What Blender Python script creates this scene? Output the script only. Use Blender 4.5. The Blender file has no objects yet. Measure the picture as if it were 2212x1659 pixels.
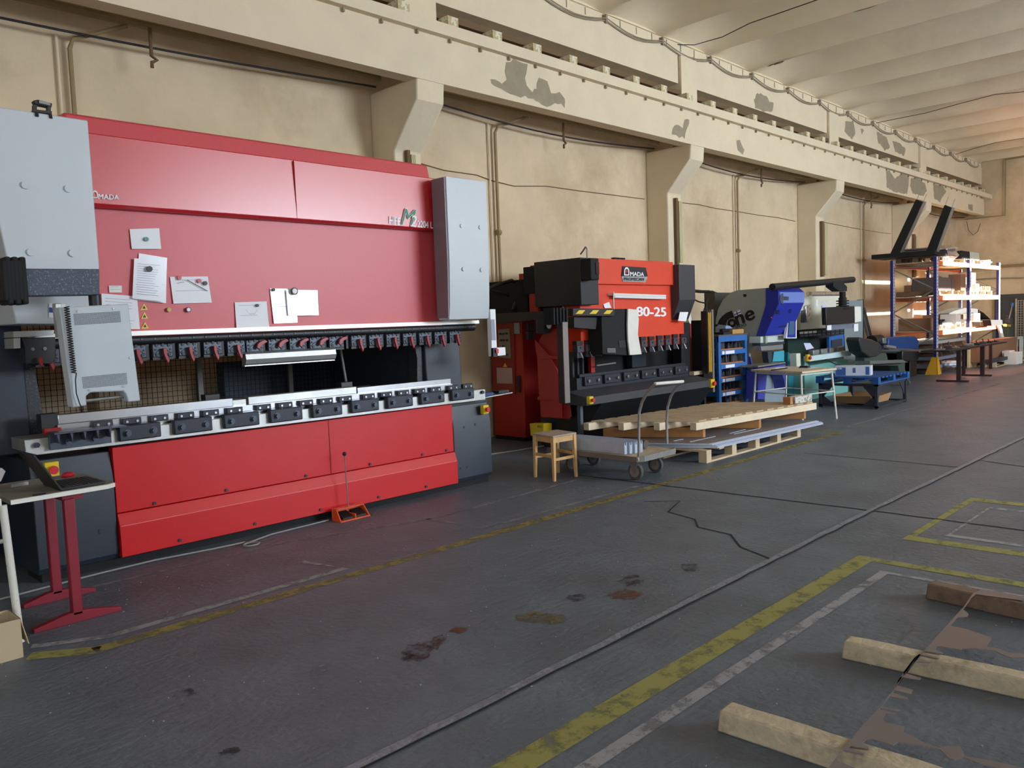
import bpy, bmesh, math, random
from mathutils import Vector, Matrix
random.seed(7)
SC = bpy.context.scene
COL = SC.collection
# ---------------------------------------------------------------- camera
FPX = 1765.0; W0, H0 = 2212, 1659
_y, _p, _r = math.radians(44.3), math.radians(4.2), math.radians(-2.15)
FWD = Vector((math.cos(_y)*math.cos(_p), math.sin(_y)*math.cos(_p), -math.sin(_p)))
_rt = Vector((math.sin(_y), -math.cos(_y), 0)); _up = _rt.cross(FWD)
RT = math.cos(_r)*_rt + math.sin(_r)*_up
UP = -math.sin(_r)*_rt + math.cos(_r)*_up
EYE = Vector((0, 0, 1.6))
cd = bpy.data.cameras.new('camera'); cam = bpy.data.objects.new('camera', cd); COL.objects.link(cam)
cd.sensor_fit = 'HORIZONTAL'; cd.sensor_width = 36.0; cd.lens = 36.0*FPX/W0; cd.clip_end = 200
M = Matrix((RT, UP, -FWD)).transposed().to_4x4(); M.translation = EYE
cam.matrix_world = M
SC.camera = cam
# ---------------------------------------------------------------- light and exposure
SC.view_settings.view_transform = 'Standard'; SC.view_settings.look = 'None'
SC.view_settings.gamma = 1.0; SC.view_settings.use_curve_mapping = False
SC.view_settings.exposure = -0.08
wd = bpy.data.worlds.new('world'); SC.world = wd; wd.use_nodes = True
bg = wd.node_tree.nodes['Background']; bg.inputs[0].default_value = (0.62, 0.78, 1.0, 1); bg.inputs[1].default_value = 1.5
def sun(d, e, col, ang):
    l = bpy.data.lights.new('sun', 'SUN'); l.energy = e; l.color = col; l.angle = math.radians(ang)
    o = bpy.data.objects.new('sun', l); COL.objects.link(o); o.rotation_euler = Vector(d).to_track_quat('-Z', 'Y').to_euler()
SUN_D = Vector((-.08, 1, -.13))
sun(SUN_D, 80.0, (1.0, .95, .86), 0.5)
def area(x, y, z, sx, sz, p, col, d):
    l = bpy.data.lights.new('window_light', 'AREA'); l.shape = 'RECTANGLE'; l.size = sx; l.size_y = sz; l.energy = p; l.color = col
    o = bpy.data.objects.new('window_light', l); COL.objects.link(o); o.location = (x, y, z)
    o.rotation_euler = Vector(d).to_track_quat('-Z', 'Z').to_euler()
YR = -9.7
WINS = [(-3.0, 3.4, .6), (13.0, 6.4, 2.25), (20.6, 3.0, 1.0)]
for wx, ww, k in WINS:
    area(wx, YR+.12, 3.6, ww, 4.4, 44*ww*4.4*k, (.78, .88, 1.0), (0, 1, -.12))
area(-7.85, -2, 3.0, 6.0, 4.2, 330, (.78, .88, 1.0), (1, 0, 0))  # area light just inside the solid near wall, no window built there
# ---------------------------------------------------------------- helpers
def ray(px, py): return FWD + RT*((px-W0/2)/FPX) - UP*((py-H0/2)/FPX)
def P(px, py, ax, v):
    """where the sight line of a measured photo point meets the real plane ax = v"""
    i = 'xyz'.index(ax); d = ray(px, py); t = (v-EYE[i])/d[i]
    return EYE + d*t
def PX(px, py, Y): q = P(px, py, 'y', Y); return q.x, q.z
def zon(px, py, X, Y):
    d = ray(px, py); n = Vector((FWD.x, FWD.y, 0)); t = n.dot(Vector((X, Y, 0)))/n.dot(d); return (EYE+d*t).z
def s2l(c): return tuple(((v/255)/12.92 if v/255 <= .04045 else ((v/255+.055)/1.055)**2.4) for v in c)
_mats = {}
def mat(name, rgb, rough=.5, metal=0.0, var=0.0, scale=6.0, bump=0.0, bscale=None, rgb2=None, thr=None, coat=0.0, dirt=None, spec=.5, crough=.1):
    """procedural material; rgb are sRGB 0-255. var: value noise, rgb2/thr: second colour in noise patches"""
    if name in _mats: return _mats[name]
    m = bpy.data.materials.new(name); m.use_nodes = True; nt = m.node_tree; N = nt.nodes; L = nt.links
    b = N['Principled BSDF']; c = s2l(rgb)
    b.inputs['Roughness'].default_value = rough; b.inputs['Metallic'].default_value = metal
    b.inputs['Coat Weight'].default_value = coat; b.inputs['Coat Roughness'].default_value = crough; b.inputs['Specular IOR Level'].default_value = spec
    tc = N.new('ShaderNodeTexCoord')
    out = None
    if var or rgb2 or dirt:
        nz = N.new('ShaderNodeTexNoise'); nz.inputs['Scale'].default_value = scale; nz.inputs['Detail'].default_value = 7; nz.inputs['Roughness'].default_value = .62
        L.new(tc.outputs['Object'], nz.inputs['Vector'])
        cr = N.new('ShaderNodeValToRGB'); L.new(nz.outputs['Fac'], cr.inputs['Fac'])
        e = cr.color_ramp.elements
        if rgb2:
            t = thr or .55
            e[0].position = t-.03; e[1].position = t+.03
            e[0].color = (*c, 1); e[1].color = (*s2l(rgb2), 1)
        else:
            e[0].position = .25; e[1].position = .75
            e[0].color = (*[v*(1-var) for v in c], 1); e[1].color = (*[min(1, v*(1+var)) for v in c], 1)
        out = cr.outputs['Color']
        if dirt:
            n2 = N.new('ShaderNodeTexNoise'); n2.inputs['Scale'].default_value = scale*.27; n2.inputs['Detail'].default_value = 9; n2.inputs['Roughness'].default_value = .7
            L.new(tc.outputs['Object'], n2.inputs['Vector'])
            r2 = N.new('ShaderNodeValToRGB'); r2.color_ramp.elements[0].position = .5; r2.color_ramp.elements[1].position = .78
            L.new(n2.outputs['Fac'], r2.inputs['Fac'])
            mx = N.new('ShaderNodeMix'); mx.data_type = 'RGBA'
            L.new(r2.outputs['Color'], mx.inputs['Factor']); L.new(out, mx.inputs['A']); mx.inputs['B'].default_value = (*s2l(dirt), 1)
            out = mx.outputs['Result']
        L.new(out, b.inputs['Base Color'])
    else:
        b.inputs['Base Color'].default_value = (*c, 1)
    if bump:
        n3 = N.new('ShaderNodeTexNoise'); n3.inputs['Scale'].default_value = bscale or scale*3; n3.inputs['Detail'].default_value = 6
        L.new(tc.outputs['Object'], n3.inputs['Vector'])
        bp = N.new('ShaderNodeBump'); bp.inputs['Strength'].default_value = bump; bp.inputs['Distance'].default_value = .02
        L.new(n3.outputs['Fac'], bp.inputs['Height']); L.new(bp.outputs['Normal'], b.inputs['Normal'])
    _mats[name] = m
    return m
def emat(name, rgb, s):
    m = bpy.data.materials.new(name); m.use_nodes = True; b = m.node_tree.nodes['Principled BSDF']
    b.inputs['Base Color'].default_value = (*s2l(rgb), 1); b.inputs['Emission Color'].default_value = (*s2l(rgb), 1); b.inputs['Emission Strength'].default_value = s
    return m
def worn(name, rgb, cover=.5, scale=9, rough=.8):
    """paint or stain with gaps where it has worn through"""
    m = bpy.data.materials.new(name); m.use_nodes = True; nt = m.node_tree; N = nt.nodes; L = nt.links
    b = N['Principled BSDF']; b.inputs['Base Color'].default_value = (*s2l(rgb), 1); b.inputs['Roughness'].default_value = rough
    tc = N.new('ShaderNodeTexCoord'); nz = N.new('ShaderNodeTexNoise'); nz.inputs['Scale'].default_value = scale; nz.inputs['Detail'].default_value = 12; nz.inputs['Roughness'].default_value = .75
    L.new(tc.outputs['Object'], nz.inputs['Vector'])
    r = N.new('ShaderNodeValToRGB'); r.color_ramp.elements[0].position = 1-cover-.12; r.color_ramp.elements[1].position = 1-cover+.06
    L.new(nz.outputs['Fac'], r.inputs['Fac']); L.new(r.outputs['Color'], b.inputs['Alpha'])
    return m
class MB:
    def __init__(s): s.v = []; s.f = []; s.mi = []; s.sm = []
    def add(s, vs, fs, mi=0, sm=False):
        k = len(s.v); s.v += [Vector(v) for v in vs]; s.f += [tuple(i+k for i in f) for f in fs]; s.mi += [mi]*len(fs); s.sm += [sm]*len(fs); return s
    def box(s, x0, x1, y0, y1, z0, z1, mi=0):
        return s.hexa([(x0,y0,z0),(x1,y0,z0),(x1,y1,z0),(x0,y1,z0),(x0,y0,z1),(x1,y0,z1),(x1,y1,z1),(x0,y1,z1)], mi)
    def hexa(s, p, mi=0): return s.add(p, [(0,3,2,1),(4,5,6,7),(0,1,5,4),(1,2,6,5),(2,3,7,6),(3,0,4,7)], mi)
    def prism(s, pts, vec, mi=0):
        n = len(pts); vec = Vector(vec); a = [Vector(p) for p in pts]
        return s.add(a+[p+vec for p in a], [tuple(range(n)), tuple(range(2*n-1, n-1, -1))]+[(i, (i+1) % n, (i+1) % n+n, i+n) for i in range(n)], mi)
    def quad(s, pts, mi=0): return s.add(pts, [tuple(range(len(pts)))], mi)
    def tube(s, pts, r, n=8, mi=0, r1=None):
        pts = [Vector(p) for p in pts]; rings = []; up = None
        for i, p in enumerate(pts):
            t = (pts[min(i+1, len(pts)-1)]-pts[max(i-1, 0)]).normalized()
            if up is None: up = Vector((0, 0, 1)) if abs(t.z) < .9 else Vector((1, 0, 0))
            a = t.cross(up)
            if a.length < 1e-4: a = t.cross(Vector((0, 1, 0)))
            a.normalize(); b = a.cross(t).normalized(); up = b
            rr = r if r1 is None else r+(r1-r)*i/(len(pts)-1)
            rings.append([p+(a*math.cos(2*math.pi*k/n)+b*math.sin(2*math.pi*k/n))*rr for k in range(n)])
        vs = [v for g in rings for v in g]; m = len(rings)
        fs = [(i*n+k, i*n+(k+1) % n, (i+1)*n+(k+1) % n, (i+1)*n+k) for i in range(m-1) for k in range(n)]
        s.add(vs, fs, mi, True); k0 = len(s.v)-len(vs)
        s.f += [tuple(k0+k for k in range(n-1, -1, -1)), tuple(k0+(m-1)*n+k for k in range(n))]; s.mi += [mi]*2; s.sm += [False]*2
        return s
    def cyl(s, a, b, r, n=16, mi=0, r1=None): return s.tube([a, b], r, n, mi, r1)
    def ball(s, c, r, mi=0, sc=(1, 1, 1), n=12):
        c = Vector(c); vs = []; fs = []
        for i in range(n//2+1):
            th = math.pi*i/(n//2)
            for k in range(n):
                ph = 2*math.pi*k/n
                vs.append(c+Vector((math.sin(th)*math.cos(ph)*r*sc[0], math.sin(th)*math.sin(ph)*r*sc[1], math.cos(th)*r*sc[2])))
        for i in range(n//2):
            for k in range(n): fs.append((i*n+k, i*n+(k+1) % n, (i+1)*n+(k+1) % n, (i+1)*n+k))
        return s.add(vs, fs, mi, True)
    def pieces(s):
        par = list(range(len(s.v)))
        def fd(a):
            while par[a] != a: par[a] = par[par[a]]; a = par[a]
            return a
        for f in s.f:
            for i in f[1:]: par[fd(i)] = fd(f[0])
        comp = {}
        for i, f in enumerate(s.f): comp.setdefault(fd(f[0]), []).append(i)
        cs = []
        for fs in comp.values():
            vs = {i for k in fs for i in s.f[k]}; lo = [min(s.v[i][a] for i in vs)-.001 for a in range(3)]; hi = [max(s.v[i][a] for i in vs)+.001 for a in range(3)]
            hit = [c for c in cs if all(c[1][a] <= hi[a] and c[2][a] >= lo[a] for a in range(3))]
            for c in hit: cs.remove(c); fs = fs+c[0]; lo = [min(lo[a], c[1][a]) for a in range(3)]; hi = [max(hi[a], c[2][a]) for a in range(3)]
            cs.append((fs, lo, hi))
        out = []
        for fs, _, _ in cs:
            m = MB(); mp = {}
            for k in fs:
                for i in s.f[k]:
                    if i not in mp: mp[i] = len(m.v); m.v.append(s.v[i])
                m.f.append(tuple(mp[i] for i in s.f[k])); m.mi.append(s.mi[k]); m.sm.append(s.sm[k])
            out.append(m)
        return out
    def each(s, name, mats, parent, **k):
        return [p.build(name, mats, parent, **k) for p in s.pieces()]
    def build(s, name, mats, parent=None, bevel=0.0, label=None, cat=None, group=None, kind=None, recalc=True):
        if not isinstance(mats, (list, tuple)): mats = [mats]
        off = Vector((0, 0, 0))
        if parent is not None:
            q = parent
            while q is not None: off += q.location; q = q.parent
        elif cat:
            xs = [v.x for v in s.v]; ys = [v.y for v in s.v]; zs = [v.z for v in s.v]
            off = Vector(((min(xs)+max(xs))/2, (min(ys)+max(ys))/2, min(zs)))
        me = bpy.data.meshes.new(name); me.from_pydata([v-off for v in s.v], [], s.f)
        for m in mats: me.materials.append(m)
        me.polygons.foreach_set('material_index', s.mi); me.polygons.foreach_set('use_smooth', s.sm)
        if recalc:
            bm = bmesh.new(); bm.from_mesh(me); bmesh.ops.remove_doubles(bm, verts=bm.verts, dist=1e-6); bmesh.ops.recalc_face_normals(bm, faces=bm.faces); bm.to_mesh(me); bm.free()
        me.set_sharp_from_angle(angle=.34 if not any(s.sm) else .6)
        o = bpy.data.objects.new(name, me); COL.objects.link(o)
        if parent is not None: o.parent = parent
        else: o.location = off if cat else (0, 0, 0)
        if bevel:
            md = o.modifiers.new('bevel', 'BEVEL'); md.width = bevel; md.segments = 2; md.limit_method = 'ANGLE'; md.angle_limit = .7
        if label: o['label'] = label
        if cat: o['category'] = cat
        if group: o['group'] = group
        if kind: o['kind'] = kind
        return o
def thing(name, label, cat, loc, group=None):
    o = bpy.data.objects.new(name, None); COL.objects.link(o); o.location = loc; o.empty_display_size = .1
    o['label'] = label; o['category'] = cat
    if group: o['group'] = group
    return o
def copy_tree(o, parent=None):
    c = o.copy(); COL.objects.link(c)
    if parent is not None: c.parent = parent
    for ch in [x for x in o.children]: copy_tree(ch, c)
    return c
def dup(o, loc, label=None, rz=None, scale=None):
    c = copy_tree(o); c.location = loc
    if label: c['label'] = label
    if rz is not None: c.rotation_euler = (0, 0, rz)
    if scale: c.scale = scale
    return c
def pp(pts, ax, v): return [P(x, y, ax, v) for x, y in pts]
def text(body, BL, BR, TL, m, parent, name='lettering', bold=0.0, shear=0.0, ext=.002, label=None):
    cu = bpy.data.curves.new('t', 'FONT'); cu.body = body;  cu.shear = shear; cu.extrude = 0
    to = bpy.data.objects.new('t', cu); COL.objects.link(to)
    dg = bpy.context.evaluated_depsgraph_get(); me = bpy.data.meshes.new_from_object(to.evaluated_get(dg)); bpy.data.objects.remove(to)
    if bold:                                               # thicken by laying the shape over itself with small shifts
        b_ = bmesh.new()
        for kk, (dx, dy) in enumerate(((-bold, 0), (bold, 0), (0, bold*.6), (0, -bold*.6), (0, 0))):
            n0 = len(b_.verts); b_.from_mesh(me); b_.verts.ensure_lookup_table()
            for v in b_.verts[n0:]: v.co.x += dx; v.co.y += dy; v.co.z = kk
        b_.to_mesh(me); b_.free()
    vs = [v.co.copy() for v in me.vertices]
    x0 = min(v.x for v in vs); x1 = max(v.x for v in vs); y0 = min(v.y for v in vs); y1 = max(v.y for v in vs)
    BL, BR, TL = Vector(BL), Vector(BR), Vector(TL); n = (BR-BL).cross(TL-BL).normalized()
    off = Vector((0, 0, 0)); q = parent
    while q is not None: off += q.location; q = q.parent
    for v in me.vertices:
        u = (v.co.x-x0)/(x1-x0); w = (v.co.y-y0)/max(1e-6, y1-y0)
        v.co = BL+(BR-BL)*u+(TL-BL)*w+n*(ext+v.co.z*.0002)-off
    me.materials.clear(); me.materials.append(m); me.update()
    o = bpy.data.objects.new(name, me); COL.objects.link(o); o.parent = parent
    if label: o['label'] = label
    return o
def arch(pl, pr, pt, m, parent, name='emblem', inner=None):
    """arch shaped letter: BL, BR, TL give its frame"""
    BL, BR, TL = Vector(pl), Vector(pr), Vector(pt); n = (BR-BL).cross(TL-BL).normalized()*.002
    ux, uy = BR-BL, TL-BL; mb = MB(); N = 14
    def ring(hw, top, cx=.5):
        return [(cx-hw, 0)]+[(cx-hw*math.cos(math.pi*k/N), .5+(top-.5)*math.sin(math.pi*k/N)) for k in range(N+1)]+[(cx+hw, 0)]
    a = ring(.5, 1); b = ring(.3, .8)
    for i in range(len(a)-1):
        mb.quad([BL+ux*q[0]+uy*q[1]+n for q in (a[i], a[i+1], b[i+1], b[i])])
    mb.quad([BL+ux*.2+uy*.0+n, BL+ux*.8+n, BL+ux*.8+uy*.12+n, BL+ux*.2+uy*.12+n])
    o = mb.build(name, m, parent, recalc=False)
    if inner:
        k = MB(); k.quad([BL+ux*(.5+.2*math.cos(2*math.pi*i/16))+uy*(.5+.2*math.sin(2*math.pi*i/16))+n*1.3 for i in range(16)]); k.build('emblem_dot', inner, parent, recalc=False)
    return o
# ---------------------------------------------------------------- materials
plaster = mat('plaster', (217,196,163), .9, var=.13, scale=1.3, bump=.5, bscale=5, dirt=(172,146,110))
plaster2 = mat('plaster_beam', (226,210,180), .9, var=.06, scale=1.6, bump=.3, bscale=14)
ceil_m = mat('ceiling_paint', (236,218,187), .9, var=.07, scale=.9, bump=.2, bscale=9, dirt=(206,188,156))
bare = mat('bare_concrete', (156,144,120), .95, var=.1, scale=9)
floor_m = mat('asphalt', (93,102,113), .5, var=.24, scale=2.2, bump=.45, bscale=26, dirt=(74,81,90))
yel_p = worn('yellow_paint', (144,140,78), .55, 7)
wht_p = worn('white_paint', (146,146,150), .54, 9)
yel_w = worn('yellow_paint_thin', (140,128,70), .50, 7)
wht_w = worn('white_paint_thin', (124,124,130), .51, 7)
crk = mat('crack', (26,26,29), .9)
seam = mat('joint_filler', (122,128,140), .45, var=.3, scale=9, bump=.8, bscale=30)
st_red = worn('red_stain', (78,44,46), .45, 14); st_brn = worn('brown_stain', (100,92,66), .5, 10); st_dk = worn('dark_stain', (56,54,56), .44, 14); st_rust = worn('rust_stain', (104,62,40), .48, 12); st_wh = worn('pale_stain', (128,124,134), .46, 14)
grey_cov = mat('light_grey_enamel', (196,202,206), .38, var=.03, scale=2)
navy = mat('dark_blue_grey_enamel', (42,50,62), .42, var=.10, scale=5, bump=.05, bscale=120)
blk = mat('black_enamel', (24,25,28), .45); blkm = mat('matt_black', (18,18,20), .8)
red_e = mat('red_enamel', (206,28,34), .30, var=.04, scale=3)
red_t = mat('red_textured', (214,48,62), .5, var=.14, scale=190, bump=.4, bscale=300, spec=1.0, coat=1.0, crough=.4)
red_f = mat('red_fascia', (200,24,34), .34, spec=1.0, coat=.5, crough=.3)
orange = mat('orange_enamel', (222,66,34), .45, var=.05, scale=4)
dred = mat('dark_red_enamel', (176,36,26), .5, var=.08, scale=3)
steel = mat('bright_steel', (215,218,225), .22, 1.0, var=.12, scale=5)
steel2 = mat('worn_steel', (188,190,188), .42, .8, var=.2, scale=4, dirt=(140,130,108))
gunm = mat('gunmetal', (72,80,92), .4, .5, var=.1, scale=20)
dgun = mat('dark_gunmetal', (46,50,60), .45, .3)
white = mat('white_paper', (236,236,240), .6); white2 = mat('cream_sheet', (226,225,214), .45, var=.05, scale=8)
plast = mat('plastic_pocket', (232,234,240), .2, coat=.6)
ink = mat('ink', (70,72,84), .8); wink = mat('white_lettering', (240,240,242), .5); green = mat('green_lettering', (24,130,86), .5)
yel = mat('yellow_plastic', (226,196,38), .4); redp = mat('red_plastic', (206,50,54), .3); redl = mat('red_lever', (150,28,34), .3)
wood = mat('pine', (204,184,152), .7, var=.14, scale=7, bump=.2, bscale=30); wood_b = mat('pine_brown', (176,124,74), .7, var=.18, scale=6)
wood_g = mat('weathered_wood', (176,160,134), .8, var=.22, scale=7, bump=.3); wood_l = mat('varnished_beech', (214,172,116), .45, var=.14, scale=9)
wood_d = mat('dark_wood', (112,84,62), .8, var=.25, scale=8, bump=.3)
beamw = mat('rough_timber', (186,172,146), .85, var=.2, scale=19, bump=.4, bscale=30, dirt=(110,98,78))
card = mat('cardboard', (166,130,92), .8, var=.08, scale=4); cardw = mat('white_cardboard', (226,224,218), .7)
blue = mat('blue_rack_paint', (46,104,176), .45, var=.08, scale=8); blue_d = mat('rack_upright_blue', (38,44,116), .45); orr = mat('rack_beam_orange', (226,110,70), .5)
blue_p = mat('pallet_blue', (30,84,150), .6, var=.2, scale=9)
m3g = mat('machine_grey_green', (150,160,154), .5, var=.04, scale=3); m3b = mat('machine_blue', (34,48,158), .42); m3v = mat('machine_violet_blue', (66,74,176), .45); m3s = mat('machine_silver_blue', (104,128,196), .4)
cream = mat('machine_cream', (212,214,196), .5, var=.04, scale=4); teal = mat('machine_teal', (112,172,166), .5, var=.08, scale=4); tealb = mat('teal_blue_panel', (36,124,140), .5); teald = mat('dark_green_panel', (26,56,52), .6)
rubber = mat('rubber', (84,84,84), .8); tube_g = mat('galvanised_tube', (150,150,146), .4, .6, var=.15, scale=20)
whitep = mat('chipped_white_paint', (216,214,206), .5, rgb2=(120,110,98), thr=.68, scale=30)
maroon = mat('maroon_paint', (134,32,48), .45, var=.08, scale=10); tabtop = mat('worn_table_top', (128,122,112), .6, var=.16, scale=6)
pipe_m = mat('painted_pipe', (150,130,92), .6, var=.12, scale=8); rust = mat('rusty_pipe', (110,86,58), .8); cable_w = mat('dusty_cable', (150,138,116), .8); cable_b = mat('black_cable', (26,26,28), .6); cable_g = mat('grey_cable', (142,142,138), .6)
skel = mat('sheet_steel', (128,120,122), .4, .35, var=.08, scale=2); galv = mat('galvanised_sheet', (186,198,216), .35, .25, var=.14, scale=5)
shoe_o = mat('orange_pedal', (216,84,40), .45); greenm = mat('saw_green', (66,78,70), .5); bluem = mat('motor_blue', (26,62,120), .45)
foil = mat('silver_foil', (226,226,228), .18, .9, bump=1.0, bscale=14); pinkish = mat('magnet_red', (190,60,70), .4); greenmag = mat('magnet_green', (70,130,110), .4)
glass_d = mat('screen_glass', (70,100,130), .15); darkdoor = mat('dark_gate_paint', (58,60,64), .6, var=.1, scale=3)
duct_m = mat('yellowed_plastic', (204,194,150), .3); cyan = mat('cyan_film', (70,170,196), .2, coat=.5)
frost = mat('frosted_window_pane', (222,232,240), .4)
# ---------------------------------------------------------------- the hall
def st(mb, name, m, **k): return mb.build(name, m, None, kind='structure', **k)
XN, XF, YL = -8.0, 29.7, 8.3
f = MB(); f.box(XN, XF, YR, YL, -.1, 0, 0)
def strip(pts, w, z, mi, wob=.0):
    """floor strip along a polyline, width w"""
    L_ = []; R_ = []
    pts = [Vector((p[0], p[1], 0)) for p in pts]
    fine = []
    for a, b in zip(pts, pts[1:]):
        n = max(1, int((b-a).length/.18)) if wob else 1
        fine += [a+(b-a)*(i/n) for i in range(n)]
    fine.append(pts[-1])
    for i, p in enumerate(fine):
        t = (fine[min(i+1, len(fine)-1)]-fine[max(i-1, 0)]).normalized(); nrm = Vector((-t.y, t.x, 0))
        o = nrm*random.uniform(-wob, wob); ww = w*(1+random.uniform(-4, 4)*wob)
        L_.append(p+o+nrm*ww/2); R_.append(p+o-nrm*ww/2)
    for i in range(len(fine)-1):
        f.quad([(L_[i].x, L_[i].y, z), (R_[i].x, R_[i].y, z), (R_[i+1].x, R_[i+1].y, z), (L_[i+1].x, L_[i+1].y, z)], mi)
YW, WW, YT, WT, CK, SE = 1, 2, 3, 4, 5, 6
strip([(1.15, 4.64), (1.42, 4.44)], .1, .002, YW)
strip([(1.4, 4.45), (10.75, 4.42)], .095, .002, YT); strip([(4.2, 4.45), (10.7, 4.42)], .08, .003, YT)
strip([(10.7, 4.42), (11.0, 5.6)], .09, .002, YT)
strip([(1.2, 4.78), (1.52, 4.6), (3.05, 4.61), (2.95, 5.0)], .06, .002, WW); strip([(4.3, 5.25), (4.35, 4.62), (6.4, 4.58)], .05, .002, WT)
strip([(1.6, 5.62), (3.2, 5.55), (4.4, 5.2)], .04, .002, WT); strip([(4.4, 5.2), (6.9, 5.3)], .04, .002, WT)
strip([(11.2, 4.55), (19, 4.5), (19.1, 5.3)], .07, .002, WT); strip([(11.2, 4.55), (11.2, 5.4)], .07, .002, WT)
strip([(.6, 2.02), (5.28, 2.02), (5.32, -1.5)], .14, .002, YW); strip([(.6, 1.82), (5.06, 1.82), (5.1, -1.5)], .07, .002, WW)
strip([(6.0, -1.5), (5.94, 1.97), (7.45, 1.97), (7.5, -1.5)], .13, .002, YW); strip([(6.2, -1.5), (6.16, 1.78), (7.2, 1.78), (7.25, -1.5)], .07, .002, WW)
strip([(XN, 2.47), (1.6, 2.46), (6.6, 2.48), (12, 2.42), (29, 2.45)], .05, .004, SE, .006)
strip([(XN, 2.44), (1.6, 2.43), (6.6, 2.45), (12, 2.4), (29, 2.42)], .014, .005, CK, .006)
strip([(6.5, 5.4), (6.6, 2.5), (6.55, -2)], .022, .003, CK, .008)
strip([(5.85, 4.15), (6.05, 3.9), (5.65, 3.75), (5.55, 3.45), (5.35, 3.3), (5.3, 3.0), (5.05, 2.78), (4.92, 2.5)], .016, .003, CK, .012)
strip([(8.9, 2.46), (8.95, 4.1)], .016, .003, CK, .008); strip([(9.4, 2.44), (9.0, 1.2), (9.3, .3)], .018, .003, CK, .01)
def blob(x, y, rx, ry, a, mi, n=26, z=.003):
    vs = []
    for k in range(n):
        t = 2*math.pi*k/n; r = random.uniform(.65, 1.1)
        u, w = rx*r*math.cos(t), ry*r*math.sin(t); vs.append((x+u*math.cos(a)-w*math.sin(a), y+u*math.sin(a)+w*math.cos(a), z))
    f.quad(vs, mi)
for px, py, rx, ry, mi in [(905,1408,.13,.09,7),(880,1420,.05,.035,9),(945,1388,.12,.04,7),(1170,1336,.1,.15,8),(1350,1285,.1,.1,10),(1362,1255,.12,.08,9),(1245,1292,.08,.06,9),(690,1448,.1,.05,11),(990,1362,.05,.05,10),(400,1500,.06,.05,9),(495,1627,.05,.04,9),(1490,1226,.1,.06,9)]:
    q = P(px, py, 'z', 0); blob(q.x, q.y, rx, ry, .6, mi)
for i in range(420):                                     # pale chips and grit trodden into the floor
    x, y = random.uniform(.9, 9), random.uniform(.6, 5.6); r = random.uniform(.0012, .0045)
    f.box(x-r, x+r, y-r*.7, y+r*.7, 0, .003, 12)
floor = f.build('floor', [floor_m, yel_p, wht_p, yel_w, wht_w, crk, seam, st_red, st_brn, st_dk, st_rust, st_wh, mat('grit', (150,148,150), .8)], kind='structure', recalc=False)
# side walls
st(MB().box(XN, XF, YL, YL+.3, -.1, 6.9), 'wall_left', plaster)
w = MB(); w.box(XF, XF+.3, YR, YL+.3, -.1, 6.9); st(w, 'wall_far', plaster)
st(MB().box(XN-.3, XN, YR, YL+.3, -.1, 6.9), 'wall_near', plaster)
w = MB(); OX0, OX1, OZ0, OZ1 = 23.14, 28.3, 2.95, 5.0      # the opening the sun falls through
w.box(XN, OX0, YR-.3, YR, -.1, 6.9); w.box(OX1, XF, YR-.3, YR, -.1, 6.9); w.box(OX0, OX1, YR-.3, YR, -.1, OZ0); w.box(OX0, OX1, YR-.3, YR, OZ1, 6.9)
for za, zb in ((2.95, 3.0), (3.3, 3.87), (4.2, 4.7)): w.box(OX0, 25.45, YR-.3, YR, za, zb)     # added unseen boards, slotted so sun strikes mainly the rack beams
st(w, 'wall_right', plaster)
def window(n, x0, x1, z0, z1, glazed=True):
    g = MB(); fr = .06; y0, y1 = YR-.02, YR+.05
    g.box(x0-fr, x1+fr, y0, y1, z0-fr, z0); g.box(x0-fr, x1+fr, y0, y1, z1, z1+fr); g.box(x0-fr, x0, y0, y1, z0, z1); g.box(x1, x1+fr, y0, y1, z0, z1)
    k = int((x1-x0)/1.2)
    if glazed:
        for i in range(1, k): x = x0+(x1-x0)*i/k; g.box(x-.02, x+.02, y0, y1, z0, z1)
        g.box(x0, x1, y0, y1, (z0+z1)/2-.02, (z0+z1)/2+.02)
        g.box(x0, x1, YR+.005, YR+.015, z0, z1, 1)
    st(g, 'window_%d' % n, [whitep, frost])
for i, (wx, ww, _k) in enumerate(WINS): window(i+1, wx-ww/2, wx+ww/2, 1.4, 5.8)
window(len(WINS)+1, OX0, OX1, OZ0, OZ1, False)
# ribbed shell ceiling
def rib_h(x, y):
    u = ((x-17.5)/1.49) % 1.0; a = abs(math.sin(math.pi*u))**.75
    t = max(0, min(1, (7.72-y)/1.25)); s = 1-(1-t)**2.6
    return 6.15+.35*a*s+.012*(t > 0)*(1 if u < .02 or u > .98 else 0)
cb = MB(); nx = 26*16; xs = [XN+(XF-XN)*i/nx for i in range(nx+1)]; ys = [7.72-1.25*(j/10)**1.3 for j in range(11)]+[5.5, 4, 2, 0, -3, -6, YR]
idx = [(i, j) for j in range(len(ys)) for i in range(nx+1)]
vs = [(xs[i], ys[j], rib_h(xs[i], ys[j])) for i, j in idx]
cb.add(vs, [(j*(nx+1)+i, (j+1)*(nx+1)+i, (j+1)*(nx+1)+i+1, j*(nx+1)+i+1) for j in range(len(ys)-1) for i in range(nx)], 0, True)
cb.add([(XN, 7.6, 6.15), (XF, 7.6, 6.15), (XF, YL, 6.15), (XN, YL, 6.15)], [(0, 1, 2, 3)])
cb.add([(XN, YR, 6.85), (XF, YR, 6.85), (XF, YL+.3, 6.85), (XN, YL+.3, 6.85)], [(0, 1, 2, 3)])
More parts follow.
